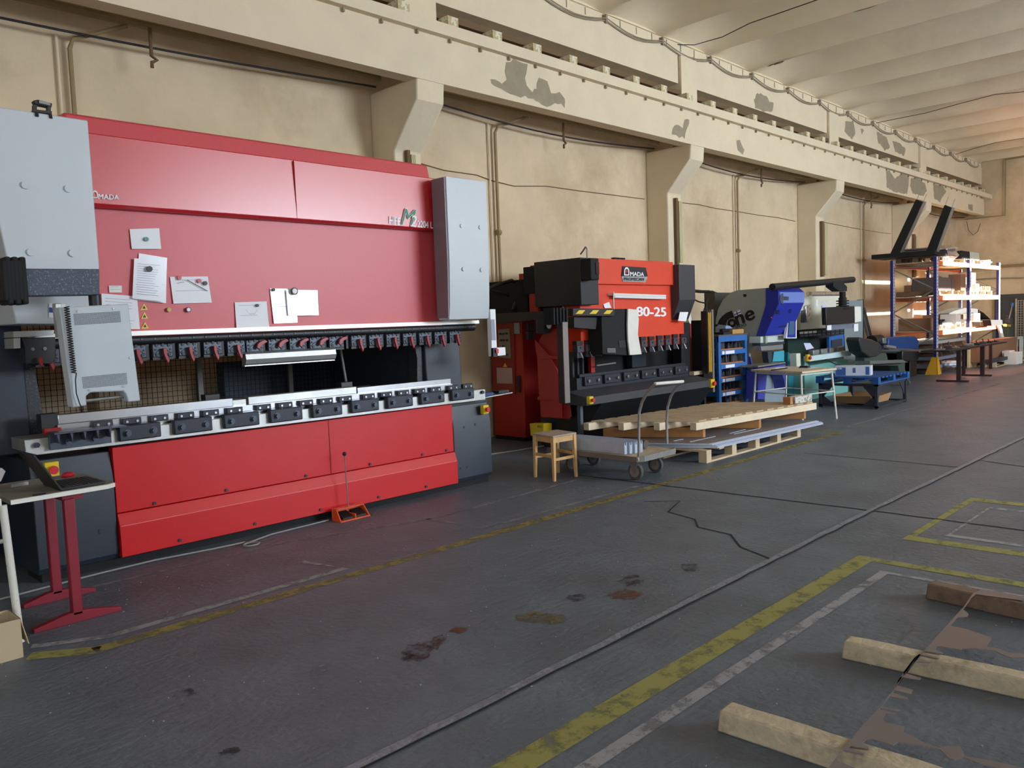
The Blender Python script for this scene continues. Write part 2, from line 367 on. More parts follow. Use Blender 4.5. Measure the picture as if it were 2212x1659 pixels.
for x, y, rx, ry in [(13.75, 5.2, .16, .8), (15.0, 6.7, .25, .35), (14.7, 7.1, .2, .25), (19.5, 4.4, .18, 1.0), (20.9, 3.0, .18, .7), (16.7, 3.2, .18, .5), (18.1, 5.0, .15, .4)]:
    n = 24; R_ = 6; rad = [random.uniform(.6, 1.1) for _ in range(n)]; vv = []
    for j in range(1, R_+1):
        for k in range(n):
            t = 2*math.pi*k/n; r = rad[k]*j/R_; xx, yy = x+rx*r*math.cos(t), y+ry*r*math.sin(t); vv.append((xx, yy, rib_h(xx, yy)-.022))
    cb.add([(x, y, rib_h(x, y)-.022)]+vv, [(0, i+1, (i+1) % n+1) for i in range(n)]+[(1+j*n+i, 1+j*n+(i+1) % n, 1+(j+1)*n+(i+1) % n, 1+(j+1)*n+i) for j in range(R_-1) for i in range(n)], 1)
st(cb, 'ceiling', [ceil_m, bare], recalc=False)
# pillars with corbels
PXs = [.35, 6.2, 12.03, 17.9, 23.73]
for i, x in enumerate(PXs):
    prof = [(YL, 0), (7.87, 0), (7.87, 3.72), (7.41, 4.22), (7.39, 4.47), (YL, 4.47)]
    g = MB(); g.prism([(x, a, b) for a, b in prof], (.42, 0, 0)); st(g, 'trim_%d' % (i+1), plaster2, bevel=.02)
# crane beam: web and lip
g = MB(); g.box(XN, 28.6, 7.38, 7.58, 4.45, 4.99)
g.prism([(28.6, 7.38, 4.45), (29.2, 7.42, 4.47), (29.6, 7.5, 4.5), (29.65, 7.58, 4.5), (28.6, 7.58, 4.45)], (0, 0, .5))
g.box(XN, 29.65, 7.29, 7.84, 4.985, 5.12)
def patch(g, pts, Y, mi, jag=True):
    """flaked paint: thin bare patch on a vertical face"""
    q = pp(pts, 'y', Y); c = sum(q, Vector())/len(q); out = []
    for a, b in zip(q, q[1:]+q[:1]):
        n = max(1, int((b-a).length/.06))
        for i in range(n): out.append(a+(b-a)*(i/n)+Vector((random.uniform(-.02, .02), 0, random.uniform(-.02, .02))))
    g.quad([(p.x, Y, p.z) for p in out], mi)
fl_ = [[(1092,135),(1110,128),(1142,140),(1134,165),(1136,185),(1148,196),(1160,190),(1163,165),(1182,176),(1190,200),(1208,200),(1219,212),(1220,232),(1205,222),(1180,228),(1150,212),(1110,205),(1085,195),(1062,182),(1062,172),(1085,180),(1096,172),(1092,152)],
 [(1452,280),(1462,270),(1474,276),(1479,258),(1490,260),(1484,282),(1478,298),(1452,292)],[(1592,302),(1598,300),(1602,315),(1609,324),(1604,332),(1594,322)],
 [(1914,370),(1922,368),(1932,386),(1952,372),(1964,384),(1960,420),(1930,414),(1916,404)],[(1968,385),(1980,382),(1998,396),(2002,412),(1994,424),(1972,418),(1966,402)],[(2016,398),(2036,400),(2044,414),(2030,436),(2018,428)],[(2092,442),(2100,440),(2102,456),(2092,452)]]
for q in fl_: patch(g, q, 7.376, 1)
for i in range(48): x = 5.2+i*.5; g.box(x, x+.02, 7.34, 7.37, 4.94, 4.985, 1)
st(g, 'trim_6', [plaster2, bare], bevel=0)
# roof edge beam
g = MB()
for i, x in enumerate([-5.5]+PXs): 
    x1 = ([-5.5]+PXs+[29.7])[i+1]
    g.box(x+.5, x1-.02, 7.60, YL, 5.48, 6.02); g.box(x, x+.48, 7.55, YL, 5.12, 5.93); g.box(x, x+.48, 7.62, YL, 5.93, 6.02)
g.box(XN, XF, 7.63, YL, 6.02, 6.2)
for q in [[(1628,215),(1636,201),(1652,205),(1662,218),(1672,224),(1668,242),(1645,240),(1632,232)],[(1826,262),(1844,262),(1848,290),(1840,300),(1824,284)],[(1858,276),(1866,280),(1862,290)],[(1894,284),(1914,296),(1922,318),(1912,326),(1896,306)],[(1928,304),(1942,308),(1956,322),(1952,336),(1934,328)]]:
    patch(g, q, 7.596, 1)
for i in range(60): g.box(5+i*.42, 5.012+i*.42, 7.62, 7.632, 6.03, 6.14, 1)
st(g, 'trim_7', [plaster2, bare], bevel=0)
# sleeper blocks of the crane track
spk = mat('speckled_block', (190,174,130), .9, rgb2=(226,220,196), thr=.52, scale=16)
b0 = MB().box(0, .17, 7.42, 7.83, 5.12, 5.29).build('sleeper_block', [spk], None, bevel=.006, label='concrete sleeper block on top of the long crane beam', cat='block', group='sleeper blocks on the crane beam')
bl = b0.location.copy()
for k in range(33):
    c = b0 if k == 0 else copy_tree(b0); c.location = bl+Vector((5.25+.748*k, 0, 0)); x = c.location.x
    t = 'just left of the first corbel' if x < 6.2 else 'between the first and second corbels' if x < 12.1 else 'between the second and third corbels' if x < 18 else 'between the third and fourth corbels' if x < 23.8 else 'right of the fourth corbel'
    c['label'] = 'concrete sleeper block on top of the crane beam, '+t
MB().box(4, 29.6, 7.57, 7.64, 5.29, 5.36).build('crane_rail', rust, label='long rusty rail lying over the concrete sleeper blocks', cat='rail')
# dark sliding gate in the far wall and its lattice
g = MB(); g.box(29.6, 29.7, -3, 7.2, 0, 1.95); st(g, 'door_1', darkdoor)
g = MB()
for i in range(34): g.box(29.52, 29.54, 4.2+i*.07, 4.22+i*.07, .3, 1.75)
for i in range(20): g.box(29.50, 29.52, 4.2, 6.55, .3+i*.075, .315+i*.075)
g.box(29.5, 29.56, 4.15, 4.2, 0, 1.8); g.box(29.5, 29.56, 6.55, 6.6, 0, 1.8)
g.build('mesh_panel', tube_g, label='dark wire mesh panel leaning on the gate in the far wall', cat='panel')
# ---------------------------------------------------------------- pipes and cables on the walls
def pipe(name, pts, r, m, label, cat='pipe', n=8, group=None, clamps=()):
    g = MB(); g.tube(pts, r, n)
    for c in clamps: g.cyl((c[0]-.03, c[1], c[2]), (c[0]+.03, c[1], c[2]), r*1.9, 8)
    return g.build(name, m, label=label, cat=cat, group=group)
wherep = ['rising behind left cover of the red press brake', 'between the red press brake and the orange one', 'behind the grey machine with blue head', 'just left of the pallet rack']
for x, wtx in zip((2.78, 8.29, 15.1, 21.6), wherep):
    pipe('wall_pipe', [(x, 8.24, .3), (x, 8.24, 4.28), (x+.02, 8.2, 4.36), (x+.45, 8.02, 4.53)], .022, pipe_m, 'thin wall pipe '+wtx, clamps=[(x, 8.24, 2.9), (x, 8.24, 1.6)])
    pipe('wall_conduit', [(x-.1, 8.27, .3), (x-.1, 8.27, 4.4)], .012, plaster2, 'slim conduit '+wtx, 'conduit')
segs = [(-2, 6.15, 'left of the first corbel'), (6.65, 12.0, 'between first and second corbels'), (12.48, 17.87, 'between second and third corbels'), (18.35, 23.7, 'between third and fourth corbels'), (24.2, 29.69, 'right of the fourth corbel')]
for a, b, t in segs:
    pipe('gas_pipe', [(a, 8.02, 4.555), (b, 8.02, 4.575)], .04, pipe_m, 'thick painted horizontal pipe under the crane beam '+t)
    n = 14; pipe('sagging_cable', [(a+(b-a)*i/n, 8.1, 4.5-.12*math.sin(math.pi*i/n)) for i in range(n+1)], .012, cable_b, 'thin sagging cable below the pipe '+t, 'cable')
for x in (3.42, 9.47, 15.6, 21.4): pipe('drain_valve', [(x, 7.98, 4.54), (x, 7.98, 4.28), (x+.05, 7.98, 4.25), (x, 7.98, 4.22), (x, 7.98, 4.17)], .018, rust, 'small rusty drain valve hanging from the horizontal pipe '+{3.42: 'above the red press brake', 9.47: 'above the orange press brake', 15.6: 'above the grey and blue machine', 21.4: 'above left of the pallet rack'}[x], 'valve')
def wire_on(pts, ax, v, name, label, r=.006, m=None):
    g = MB(); g.tube(pp(pts, ax, v), r, 6); return g.build(name, m or rust, label=label, cat='cable')
wire_on([(905,352),(960,368),(1030,378),(1062,390),(1110,402),(1180,402),(1250,412),(1330,422),(1392,430)], 'y', 8.285, 'wall_cable', 'thin brown cable stapled across the wall between first and second pillars')
wire_on([(1474,438),(1510,442),(1545,450),(1600,458),(1640,465),(1680,470),(1718,478)], 'y', 8.285, 'wall_cable', 'thin brown cable stapled across the wall between second and third pillars')
wire_on([(1780,480),(1820,488),(1862,496),(1900,502),(1924,505)], 'y', 8.285, 'wall_cable', 'thin brown cable stapled across the wall between third and fourth pillars')
sw = []
for i in range(18):
    a, b = 2.6+i*1.49, 2.6+(i+1)*1.49
    for k in range(6): t = k/6; sw.append((a+(b-a)*t, 7.58, 6.04-.11*math.sin(math.pi*t)))
g = MB(); g.tube(sw, .012, 6); g.tube([(x, y-.02, z+.025) for x, y, z in sw], .009, 6)
for i in range(18): x = 2.6+i*1.49; g.box(x-.02, x+.02, 7.56, 7.63, 6.0, 6.12)
g.build('roof_cable', cable_w, label='dusty cable pair swagged along the roof edge beam', cat='cable')
for px, t in (([(1447,96),(1500,97),(1560,80),(1620,50),(1690,26),(1770,-2)], 'at upper middle'), ([(1882,268),(1930,258),(2000,244),(2080,222),(2150,204),(2215,198)], 'in the middle of the far ceiling'), ([(2044,340),(2100,322),(2150,308),(2215,298)], 'nearest the far wall')):
    wire_on([(x, y) for x, y in px], 'z', 6.13, 'ceiling_cable', 'thin dark cable strung across the ceiling ribs '+t, .007, cable_b)
# old fluorescent-style ducts down the pillars
for (x0, y0, x1, y1), Y, t in [((874,325,896,420), 7.86, 'first'), ((1455,428,1470,572), 7.86, 'second'), ((1771,478,1784,598), 7.86, 'third'), ((1970,506,1982,600), 7.86, 'fourth')]:
    a = P(x0, y0, 'y', Y); b = P(x1, y1, 'y', Y); w_ = (b.x-a.x)
    r = thing('cable_duct', 'yellowed ribbed cable duct fixed down the %s pillar' % t, 'duct', ((a.x+b.x)/2, Y, b.z))
    MB().box(a.x, a.x+w_*.35, Y-.05, Y+.005, b.z, a.z).build('backing_strip', rust, r)
    g = MB()
    for k in range(3): g.box(a.x+w_*(.38+.2*k), a.x+w_*(.54+.2*k), Y-.07, Y+.005, b.z+.03, a.z-.05)
    g.build('duct_cover', duct_m, r, bevel=.005)
wire_on([(2172,345),(2171,465),(2120,470),(2085,474)], 'x', 29.62, 'corner_conduit', 'thin conduit stepping down the far wall into the corner', .02, pipe_m)['category'] = 'conduit'
wire_on([(2172,345),(2215,338)], 'x', 29.62, 'end_conduit', 'thin conduit turning right high on the far wall', .02, pipe_m)['category'] = 'conduit'
wire_on([(2088,478),(2092,498),(2102,508),(2112,500),(2118,482)], 'x', 29.6, 'hanging_cable', 'loop of cable hanging below the conduit in the far corner', .008, cable_b)
wire_on([(2060,582),(2215,572)], 'x', 29.6, 'far_pipe', 'upper horizontal painted pipe along the far wall', .05, pipe_m)['category'] = 'pipe'
wire_on([(2100,604),(2150,601),(2215,600)], 'x', 29.6, 'far_cable', 'grey cable below the pipe on the far wall', .02, cable_w)
# ---------------------------------------------------------------- big red press brake
m1 = thing('press_brake', 'large red and light grey press brake along the wall, the widest machine', 'press brake', (3.6, 6.6, 0))
def xz(pts, Y): return [(P(x, y, 'y', Y).x, Y, P(x, y, 'y', Y).z) for x, y in pts]
def plate(name, pts, Y, d, m, par, bevel=0, label=None): 
    return MB().prism(xz(pts, Y), (0, d, 0)).build(name, m, par, bevel=bevel, label=label)
# lower half
MB().box(2.09, 5.25, 5.95, 6.02, .38, .845).build('front_panel', red_e, m1, bevel=.004, label='red enamel front panel')
kp = MB(); kp.prism([(2.09, 5.95, .375), (2.09, 5.915, .29), (2.09, 5.915, .07), (2.09, 6.02, .07), (2.09, 6.02, .375)], (3.17, 0, 0))
ko = kp.build('kick_panel', red_e, m1, bevel=.003)
MB().box(2.1, 5.25, 5.9135, 5.916, .2885, .2915).build('worn_edge', mat('worn_edge', (236,150,150), .5), ko)
g = MB()
for x in (2.35, 2.9, 3.6, 4.25, 4.85, 5.15): g.cyl((x, 5.952, .405), (x, 5.938, .405), .012, 10)
for x in (2.5, 3.1, 3.7, 4.3, 4.85): g.cyl((x, 5.917, .105), (x, 5.903, .105), .012, 10)
g.each('bolt', navy, m1)
MB().box(3.845, 3.85, 5.945, 5.955, .38, .845).build('panel_joint', dred, m1)
MB().box(1.6, 5.74, 5.99, 6.3, 0, .07).build('plinth', blkm, m1)
MB().box(.0, 1.4, 6.7, 7.6, 0, .86).build('pump_unit', blkm, m1)
MB().box(2.09, 5.25, 6.02, 7.0, .07, .85).build('lower_beam', blkm, m1)
MB().box(2.09, 5.25, 5.97, 6.2, .845, .90).build('shadow_rail', blkm, m1)
for a, b, nm in ((1.575, 2.085, 'left'), (5.255, 5.765, 'right')):
    g = MB(); g.prism([(a, 5.97, .06), (a, 5.95, .1), (a, 5.95, .62), (a, 5.99, .82), (a, 6.9, .82), (a, 6.9, .06)], (b-a, 0, 0))
    o = g.build('side_cabinet', navy, m1, bevel=.006)
    g2 = MB()
    if nm == 'left': g2.cyl((1.98, 5.951, .28), (1.98, 5.945, .28), .022, 14)
    else: g2.cyl((5.40, 5.951, .6), (5.40, 5.945, .6), .012, 12); g2.cyl((5.55, 5.951, .61), (5.55, 5.945, .61), .012, 12); g2.cyl((5.33, 5.951, .2), (5.33, 5.945, .2), .012, 12); g2.cyl((5.42, 5.951, .2), (5.42, 5.945, .2), .012, 12)
    g2.each('cover_plug', navy, o)
MB().prism([(1.535, 5.88, .895), (1.535, 5.88, .975), (5.64, 5.88, .962), (5.64, 5.88, .855), (1.6, 5.88, .868)], (0, .3, 0)).build('bolster_plate', steel2, m1, bevel=.004, label='dull steel bolster plate')
for x in (1.6, 5.59): 
    MB().cyl((x, 5.88, .935), (x, 5.855, .935), .018, 6).build('plate_bolt', dgun, m1)
# die clamps on the bolster
cl = None
for k in range(9):
    x0 = 2.103+.3825*k
    if cl is None:
        cl = MB().box(x0, x0+.288, 5.84, 5.9, .893, 1.0).build('die_clamp', dgun, m1, bevel=.008)
        g = MB()
        for dx in (.055, .235): g.cyl((x0+dx, 5.845, .945), (x0+dx, 5.815, .945), .019, 6); g.cyl((x0+dx, 5.842, .945), (x0+dx, 5.835, .945), .027, 16)
        g.each('clamp_bolt', gunm, cl)
    else:
        c = copy_tree(cl, m1); c.location = (.3825*k, 0, -.0008*k)
g = MB(); g.box(1.67, 2.05, 5.84, 5.88, .895, 1.0); g.box(1.67, 2.12, 5.74, 5.88, 1.0, 1.012)
for k in range(5): g.prism([(1.69+.08*k, 5.84, 1.0), (1.71+.08*k, 5.84, 1.0), (1.70+.08*k, 5.84, .94)], (0, -.08, 0))
o = g.build('tray_bracket', gunm, m1, bevel=.002)
g = MB(); g.cyl((1.77, 5.84, .94), (1.77, 5.81, .94), .019, 6); g.cyl((1.94, 5.84, .94), (1.94, 5.81, .94), .019, 6); g.each('clamp_bolt', gunm, o)
# rail the dies sit on
g = MB(); g.box(1.75, 5.25, 5.93, 6.06, .97, 1.045); g.build('die_seat', steel, m1)
MB().box(1.76, 3.0, 5.95, 6.03, 1.045, 1.11).build('lower_die', steel, m1, bevel=.004)
MB().box(3.0, 3.11, 5.955, 6.03, 1.045, 1.09).build('lower_die', steel2, m1)
MB().box(3.13, 4.15, 5.95, 6.03, 1.045, 1.105).build('lower_die', steel2, m1, bevel=.003)
MB().box(4.16, 5.25, 5.95, 6.03, 1.04, 1.095).build('lower_die', steel, m1, bevel=.003)
MB().box(1.66, 1.76, 5.95, 6.05, 1.02, 1.12).build('die_end_block', blk, m1)
MB().box(1.66, 1.76, 5.9, 5.95, .99, 1.03).build('die_end_stop', redl, m1, label='red end stop')
ck = None
for k in range(18):
    x0 = 1.96+.1925*k+(.05 if k > 5 else 0)+(.05 if k > 10 else 0)+(.03 if k > 15 else 0)
    if ck is None:
        ck = MB().box(x0, x0+.13, 5.9, 5.935, 1.0, 1.045).build('die_clip', dgun, m1, bevel=.005)
        g = MB(); 
        for dx in (.03, .1): g.cyl((x0+dx, 5.902, 1.02), (x0+dx, 5.893, 1.02), .009, 10)
        g.each('clip_screw', steel, ck); kx0 = x0
    else: c = copy_tree(ck, m1); c.location = (x0-kx0, 0, -.0008*k)
for a, px, py in ((3.0, 520, 858), (4.25, 700, 842)):
    g = MB(); g.box(a-.12, a+.12, 6.15, 6.45, 1.05, 1.07); g.box(a-.14, a-.02, 6.12, 6.2, 1.07, 1.14); g.box(a-.03, a+.2, 6.15, 6.2, 1.07, 1.09)
    g.build('back_gauge_finger', blk, m1, bevel=.004)
MB().cyl((4.36, 6.4, 1.06), (4.3, 6.4, 1.5), .012, 8).build('gauge_rod', tube_g, m1)
# frames either side of the opening
for x0, x1, ed in ((1.1, 1.66, 1), (5.16, 5.62, -1)):
    g = MB(); zz = [(.85), (3.0)]
    prof = [(6.2, .85), (6.2, 1.0), (6.22, 1.6), (6.2, 3.0), (7.9, 3.0), (7.9, .85)]
    g.prism([(x0, y, z) for y, z in prof], (x1-x0, 0, 0)); g.build('side_frame', navy, m1, bevel=.01)
g = MB(); g.prism([(1.66, 6.25, .85), (1.78, 6.25, .85), (1.72, 6.25, 1.5), (1.66, 6.25, 1.56)], (0, .12, 0)); g.build('frame_edge', mat('speckled_black', (40,44,50), .4, rgb2=(92,98,108), thr=.6, scale=80), m1)
g = MB(); g.prism([(5.16, 6.25, .95), (5.07, 6.25, .95), (5.09, 6.25, 1.3), (5.06, 6.25, 1.45), (5.16, 6.25, 1.5)], (0, .12, 0)); g.build('frame_edge', _mats['speckled_black'], m1)
MB().box(5.0, 5.75, 5.98, 7.8, .82, .86).build('cabinet_top', navy, m1)
# upper half
a1 = P(945, 497, 'y', 6.12); a2 = P(208, 437, 'y', 6.12)
MB().box(1.92, 5.2, 5.99, 6.5, 1.6, 2.57).build('ram', red_t, m1, label='red textured ram plate')
fz0, fz1 = 2.50, 3.0
g = MB(); g.prism([(1.87, 5.93, fz0), (1.87, 5.90, fz0+.015), (1.87, 5.92, fz1-.01), (1.87, 5.96, fz1), (1.87, 6.3, fz1), (1.87, 6.3, fz0)], (3.28, 0, 0)); fas = g.build('fascia', red_f, m1, bevel=.006, label='smooth glossy red fascia')
MB().box(3.624, 3.626, 5.899, 5.93, fz0+.01, fz1-.02).build('panel_joint', dred, m1)
g = MB(); g.prism([(1.96, 5.99, 2.98), (1.96, 6.03, 3.135), (1.96, 6.3, 3.135), (1.96, 6.3, 2.98)], (3.18, 0, 0)); g.build('top_strip', red_t, m1, bevel=.02)
MB().box(1.7, 5.2, 6.31, 6.7, 2.5, 3.0).build('frame_head', dred, m1)
MB().box(1.66, 5.66, 5.95, 6.1, 1.617, 1.65).build('steel_strip', mat('painted_steel_strip', (228,226,216), .35, .3), m1)
g = MB(); g.cyl((1.68, 6.02, 1.585), (5.64, 6.02, 1.585), .04, 20); g.box(1.68, 5.64, 6.02, 6.12, 1.55, 1.62)
o = g.build('clamp_beam', blk, m1)
g = MB()
for k in range(41): x = 1.78+.0953*k; g.cyl((x, 5.985, 1.59), (x, 5.975, 1.59), .006, 8)
g.each('beam_screw', gunm, o)
# punch clamps with red levers
def clamp(x, lever_down=True):
    g = MB(); g.box(x, x+.147, 5.97, 6.04, 1.455, 1.55); c = g.build('punch_clamp', gunm, m1, bevel=.006)
    g = MB(); g.box(x, x+.147, 5.975, 6.05, 1.435, 1.455); g.box(x-.035, x-.012, 6.0, 6.05, 1.44, 1.56); g.build('clamp_jaw', blk, c)
    g = MB()
    for dx, dz, r in ((.03, .085, .011), (.074, .088, .011), (.118, .085, .011), (.03, .02, .012), (.118, .02, .012), (.02, .055, .007), (.128, .055, .007)):
        g.cyl((x+dx, 5.97, 1.455+dz), (x+dx, 5.963, 1.455+dz), r, 10)
    for q in (((.01, .028), (.05, .055), (.095, .055), (.138, .028)),):
        for (a, b), (c2, d2) in zip(q, q[1:]): g.hexa([(x+a, 5.964, 1.455+b-.002), (x+c2, 5.964, 1.455+d2-.002), (x+c2, 5.97, 1.455+d2-.002), (x+a, 5.97, 1.455+b-.002), (x+a, 5.964, 1.455+b+.002), (x+c2, 5.964, 1.455+d2+.002), (x+c2, 5.97, 1.455+d2+.002), (x+a, 5.97, 1.455+b+.002)])
    g.build('clamp_screw', blk, c)
    g = MB()
    if lever_down:
        g.prism([(x+.062, 5.955, 1.52), (x+.088, 5.955, 1.52), (x+.09, 5.955, 1.47), (x+.105, 5.955, 1.43), (x+.092, 5.955, 1.405), (x+.076, 5.955, 1.44), (x+.064, 5.955, 1.48)], (0, -.022, 0))
    else:
        g.prism([(x+.07, 5.955, 1.49), (x+.09, 5.955, 1.475), (x+.12, 5.955, 1.51), (x+.165, 5.955, 1.53), (x+.15, 5.955, 1.548), (x+.11, 5.955, 1.54), (x+.08, 5.955, 1.52)], (0, -.022, 0))
    g.build('lever', [redl], c, bevel=.003, label='dark red lever')
    return c
cA = clamp(1.66); cB = clamp(2.96+.1905, False)
for k in range(1, 20):
    x = 1.62+.1905*k
    if 5 < k < 0: pass
    if 8 <= k <= 12:
        if k == 8: continue
        c = copy_tree(cB, m1); c.location = (.1905*(k-8), 0, 0)
    else:
        if abs(x-1.66) < .03 or k in (0,): continue
        c = copy_tree(cA, m1); c.location = (x-.0-1.66+.04, 0, 0)
# bright punch tool held in the clamps
g = MB(); g.prism([(3.13, 5.99, 1.46), (3.13, 5.955, 1.44), (3.13, 5.945, 1.40), (3.13, 5.96, 1.365), (3.13, 5.985, 1.345), (3.13, 6.02, 1.345), (3.13, 6.02, 1.46)], (.83, 0, 0)); g.build('punch_tool', steel2, m1, label='bright steel punch')
g = MB(); g.box(3.13, 3.96, 5.975, 5.99, 1.345, 1.357); g.build('punch_edge', steel, m1)
# grey covers
lc = plate('left_cover', [(-60,222),(190,260),(215,575),(205,700),(35,700),(25,655),(15,560)], 5.66, .5, grey_cov, m1, .008, 'light grey left cover')
g = MB()
for px, py in ((54,400),(147,408),(66,545),(156,547)): q = P(px, py, 'y', 5.66); g.cyl((q.x, 5.662, q.z), (q.x, 5.648, q.z), .023, 20)
g.each('cover_plug', grey_cov, lc)
rc = MB(); X0, X1 = 5.075, 5.59
rc.prism([(X0, 5.70, 2.975), (X0, 5.70, 2.18), (X0, 5.72, 1.78), (X0, 5.74, 1.66), (X0, 5.885, 1.66), (X0, 5.885, 2.975)], (X1-X0, 0, 0)); rco = rc.build('right_cover', grey_cov, m1, bevel=.006, label='light grey right cover')
g = MB()
for px, py in ((997,488),(1037,491),(1001,581),(1040,583)): q = P(px, py, 'y', 5.7); g.cyl((q.x, 5.702, q.z), (q.x, 5.69, q.z), .02, 18)
g.each('cover_plug', grey_cov, rco)
MB().prism([(5.07, 5.71, 2.965), (5.07, 5.71, 2.18), (5.07, 5.73, 1.68), (5.07, 5.885, 1.68), (5.07, 5.885, 2.965)], (-.012, 0, 0)).build('cover_side', mat('cover_side', (120,112,118), .35), m1)  # darker than the cover: reflection of the red machine put into the colour
# writing
text('AMADA'[1:], P(212,430,'y',5.898), P(257,432,'y',5.898), P(212,419,'y',5.898), wink, fas, 'lettering', .03)
arch(P(199,427,'y',5.898), P(211,428,'y',5.898), P(199,411,'y',5.898), wink, fas)
text('HFE', P(840,484,'y',5.898), P(865,487,'y',5.898), P(840,467,'y',5.898), wink, fas, 'lettering', .035)
text('M', P(866,485,'y',5.894), P(897,488,'y',5.894), P(868,450,'y',5.894), green, fas, 'lettering', .0, .3, label='green slanted letter')
text('M', P(865,486,'y',5.897), P(898,490,'y',5.897), P(867,448,'y',5.897), wink, fas, 'lettering', .03, .3)
text('2', P(886,489,'y',5.891), P(899,491,'y',5.891), P(887,464,'y',5.891), wink, fas, 'lettering', .01, .2)
text('2204 L', P(901,491,'y',5.898), P(935,494,'y',5.898), P(901,476,'y',5.898), wink, fas, 'lettering', .03)
# pendant arm and control box seen from behind
MB().prism(xz([(44,580),(215,581),(216,637),(48,640)], 5.3), (0, .12, 0)).build('pendant_arm', mat('hammered_grey', (62,70,84), .45, rgb2=(104,114,130), thr=.58, scale=70, bump=.3, bscale=120), m1, bevel=.006, label='hammered dark grey swing arm')
g = MB()
for i in range(6):
    q = P(3+i*8, 608, 'y', 5.36); h = .135 if i % 2 else .115; hh = .02+.0*i
    g.box(q.x-.016, q.x+.016, 5.27, 5.45, q.z-h, q.z+h)
g.build('bellows', blkm, m1, bevel=.01)
q = P(205, 650, 'y', 5.36); MB().cyl((q.x, 5.36, q.z+.04), (q.x, 5.36, q.z-.06), .035, 14).build('pendant_pivot', blk, m1)
pd = [(128,664),(278,656),(285,720),(304,866),(277,869),(272,852),(266,845),(195,848),(186,856),(188,876),(158,881)]
PY = 5.2
o = plate('control_box', pd, PY, .1, mat('pendant_grey', (188,196,202), .45, var=.03, scale=6), m1, .008, 'light grey pendant control box')
g = MB()
def holes(x0, y0, x1, y1, x2, y2, nx, ny):
    A, B, C_ = P(x0,y0,'y',PY), P(x1,y1,'y',PY), P(x2,y2,'y',PY)
    for i in range(nx):
        for j in range(ny):
            q = A+(B-A)*((i+.5)/nx)+(C_-A)*((j+.5)/ny); r = .0022
            g.quad([(q.x-r, PY-.0015, q.z-r), (q.x+r, PY-.0015, q.z-r), (q.x+r, PY-.0015, q.z+r), (q.x-r, PY-.0015, q.z+r)])
holes(158,678,259,672,161,703, 40, 9); holes(176,814,273,805,179,840, 38, 9)
g.build('vent', ink, o, recalc=False)
g = MB()
for px, py in ((168,672),(245,667),(191,843),(266,835),(281,773)): q = P(px, py, 'y', PY); g.cyl((q.x, PY, q.z), (q.x, PY-.006, q.z), .007, 8)
g.each('screw', steel, o)
q0, q1 = P(190,874,'y',PY), P(276,864,'y',PY); MB().cyl((q0.x, PY+.05, q0.z+.02), (q1.x, PY+.05, q1.z+.02), .01, 10).build('handle', tube_g, m1)
cp = []
A, B = P(143,662,'y',PY-.02), P(159,806,'y',PY-.02)
for i in range(27*8+1):
    t = i/(27*8); a = 2*math.pi*i/8; c = A+(B-A)*t; cp.append((c.x+.013*math.cos(a), PY-.02-.013*math.sin(a)*.8-.006, c.z))
for px, py in ((163,822),(165,850),(172,872),(178,884)): q = P(px, py, 'y', PY-.02); cp.append((q.x, PY-.02, q.z))
MB().tube(cp, .0035, 6).build('coiled_cord', cable_b, m1)
MB().prism(xz([(119,655),(133,655),(138,728),(126,730)], PY+.1), (0, .06, 0)).build('box_hinge', steel2, m1, bevel=.005)
# bits at the left end
g = MB(); g.prism(xz([(28,716),(117,713),(116,724),(29,729)], 5.75), (0, .2, 0)); g.build('rail_end', steel2, m1)
g = MB(); g.prism(xz([(29,731),(44,730),(44,752),(30,753)], 5.75), (0, .2, 0)); g.build('rail_block', steel2, m1)
g = MB(); g.prism(xz([(46,730),(120,728),(120,775),(112,786),(56,786),(54,752)], 5.8), (0, .15, 0)); g.build('end_clamp', blk, m1, bevel=.004)
g = MB()
for px, py in ((70,754),(96,753)): q = P(px, py, 'y', 5.8); g.cyl((q.x, 5.8, q.z), (q.x, 5.79, q.z), .012, 6)
g.each('nut', steel, m1)
MB().prism(xz([(83,772),(89,772),(91,786),(88,793),(84,785)], 5.78), (0, -.02, 0)).build('lever', redl, m1, bevel=.002)
MB().prism(xz([(106,655),(141,657),(141,689),(106,686)], 5.655), (0, -.002, 0)).build('sticker', white, m1)
MB().prism(xz([(106,664),(141,666),(141,677),(106,675)], 5.652), (0, -.001, 0)).build('sticker_band', mat('label_blue', (34,66,150), .5), m1)
# rear guard of welded mesh
g = MB(); gx0, gx1, gz0, gz1 = 2.05, 5.42, .75, 1.9; YG = 7.7
n = int((gx1-gx0)/.047)
for i in range(n+1): x = gx0+(gx1-gx0)*i/n; g.box(x-.002, x+.002, YG, YG+.004, gz0, gz1)
for j in range(25): z = gz0+(gz1-gz0)*j/24; g.box(gx0, gx1, YG-.004, YG, z-.002, z+.002)
g.build('mesh_guard', blkm, m1)
for x in (3.52, 4.5, 5.3): MB().box(x, x+.05, YG-.04, YG-.008, .1, 2.0).build('guard_post', mat('guard_post', (110,110,104), .5, .4), m1)
MB().box(5.42, 6.0, 7.0, 7.9, .1, 1.85).build('rear_cabinet', blkm, m1)
MB().box(3.9, 5.3, 7.9, 8.05, .1, 1.32).build('rear_box', mat('rear_box', (52,66,84), .6), m1)
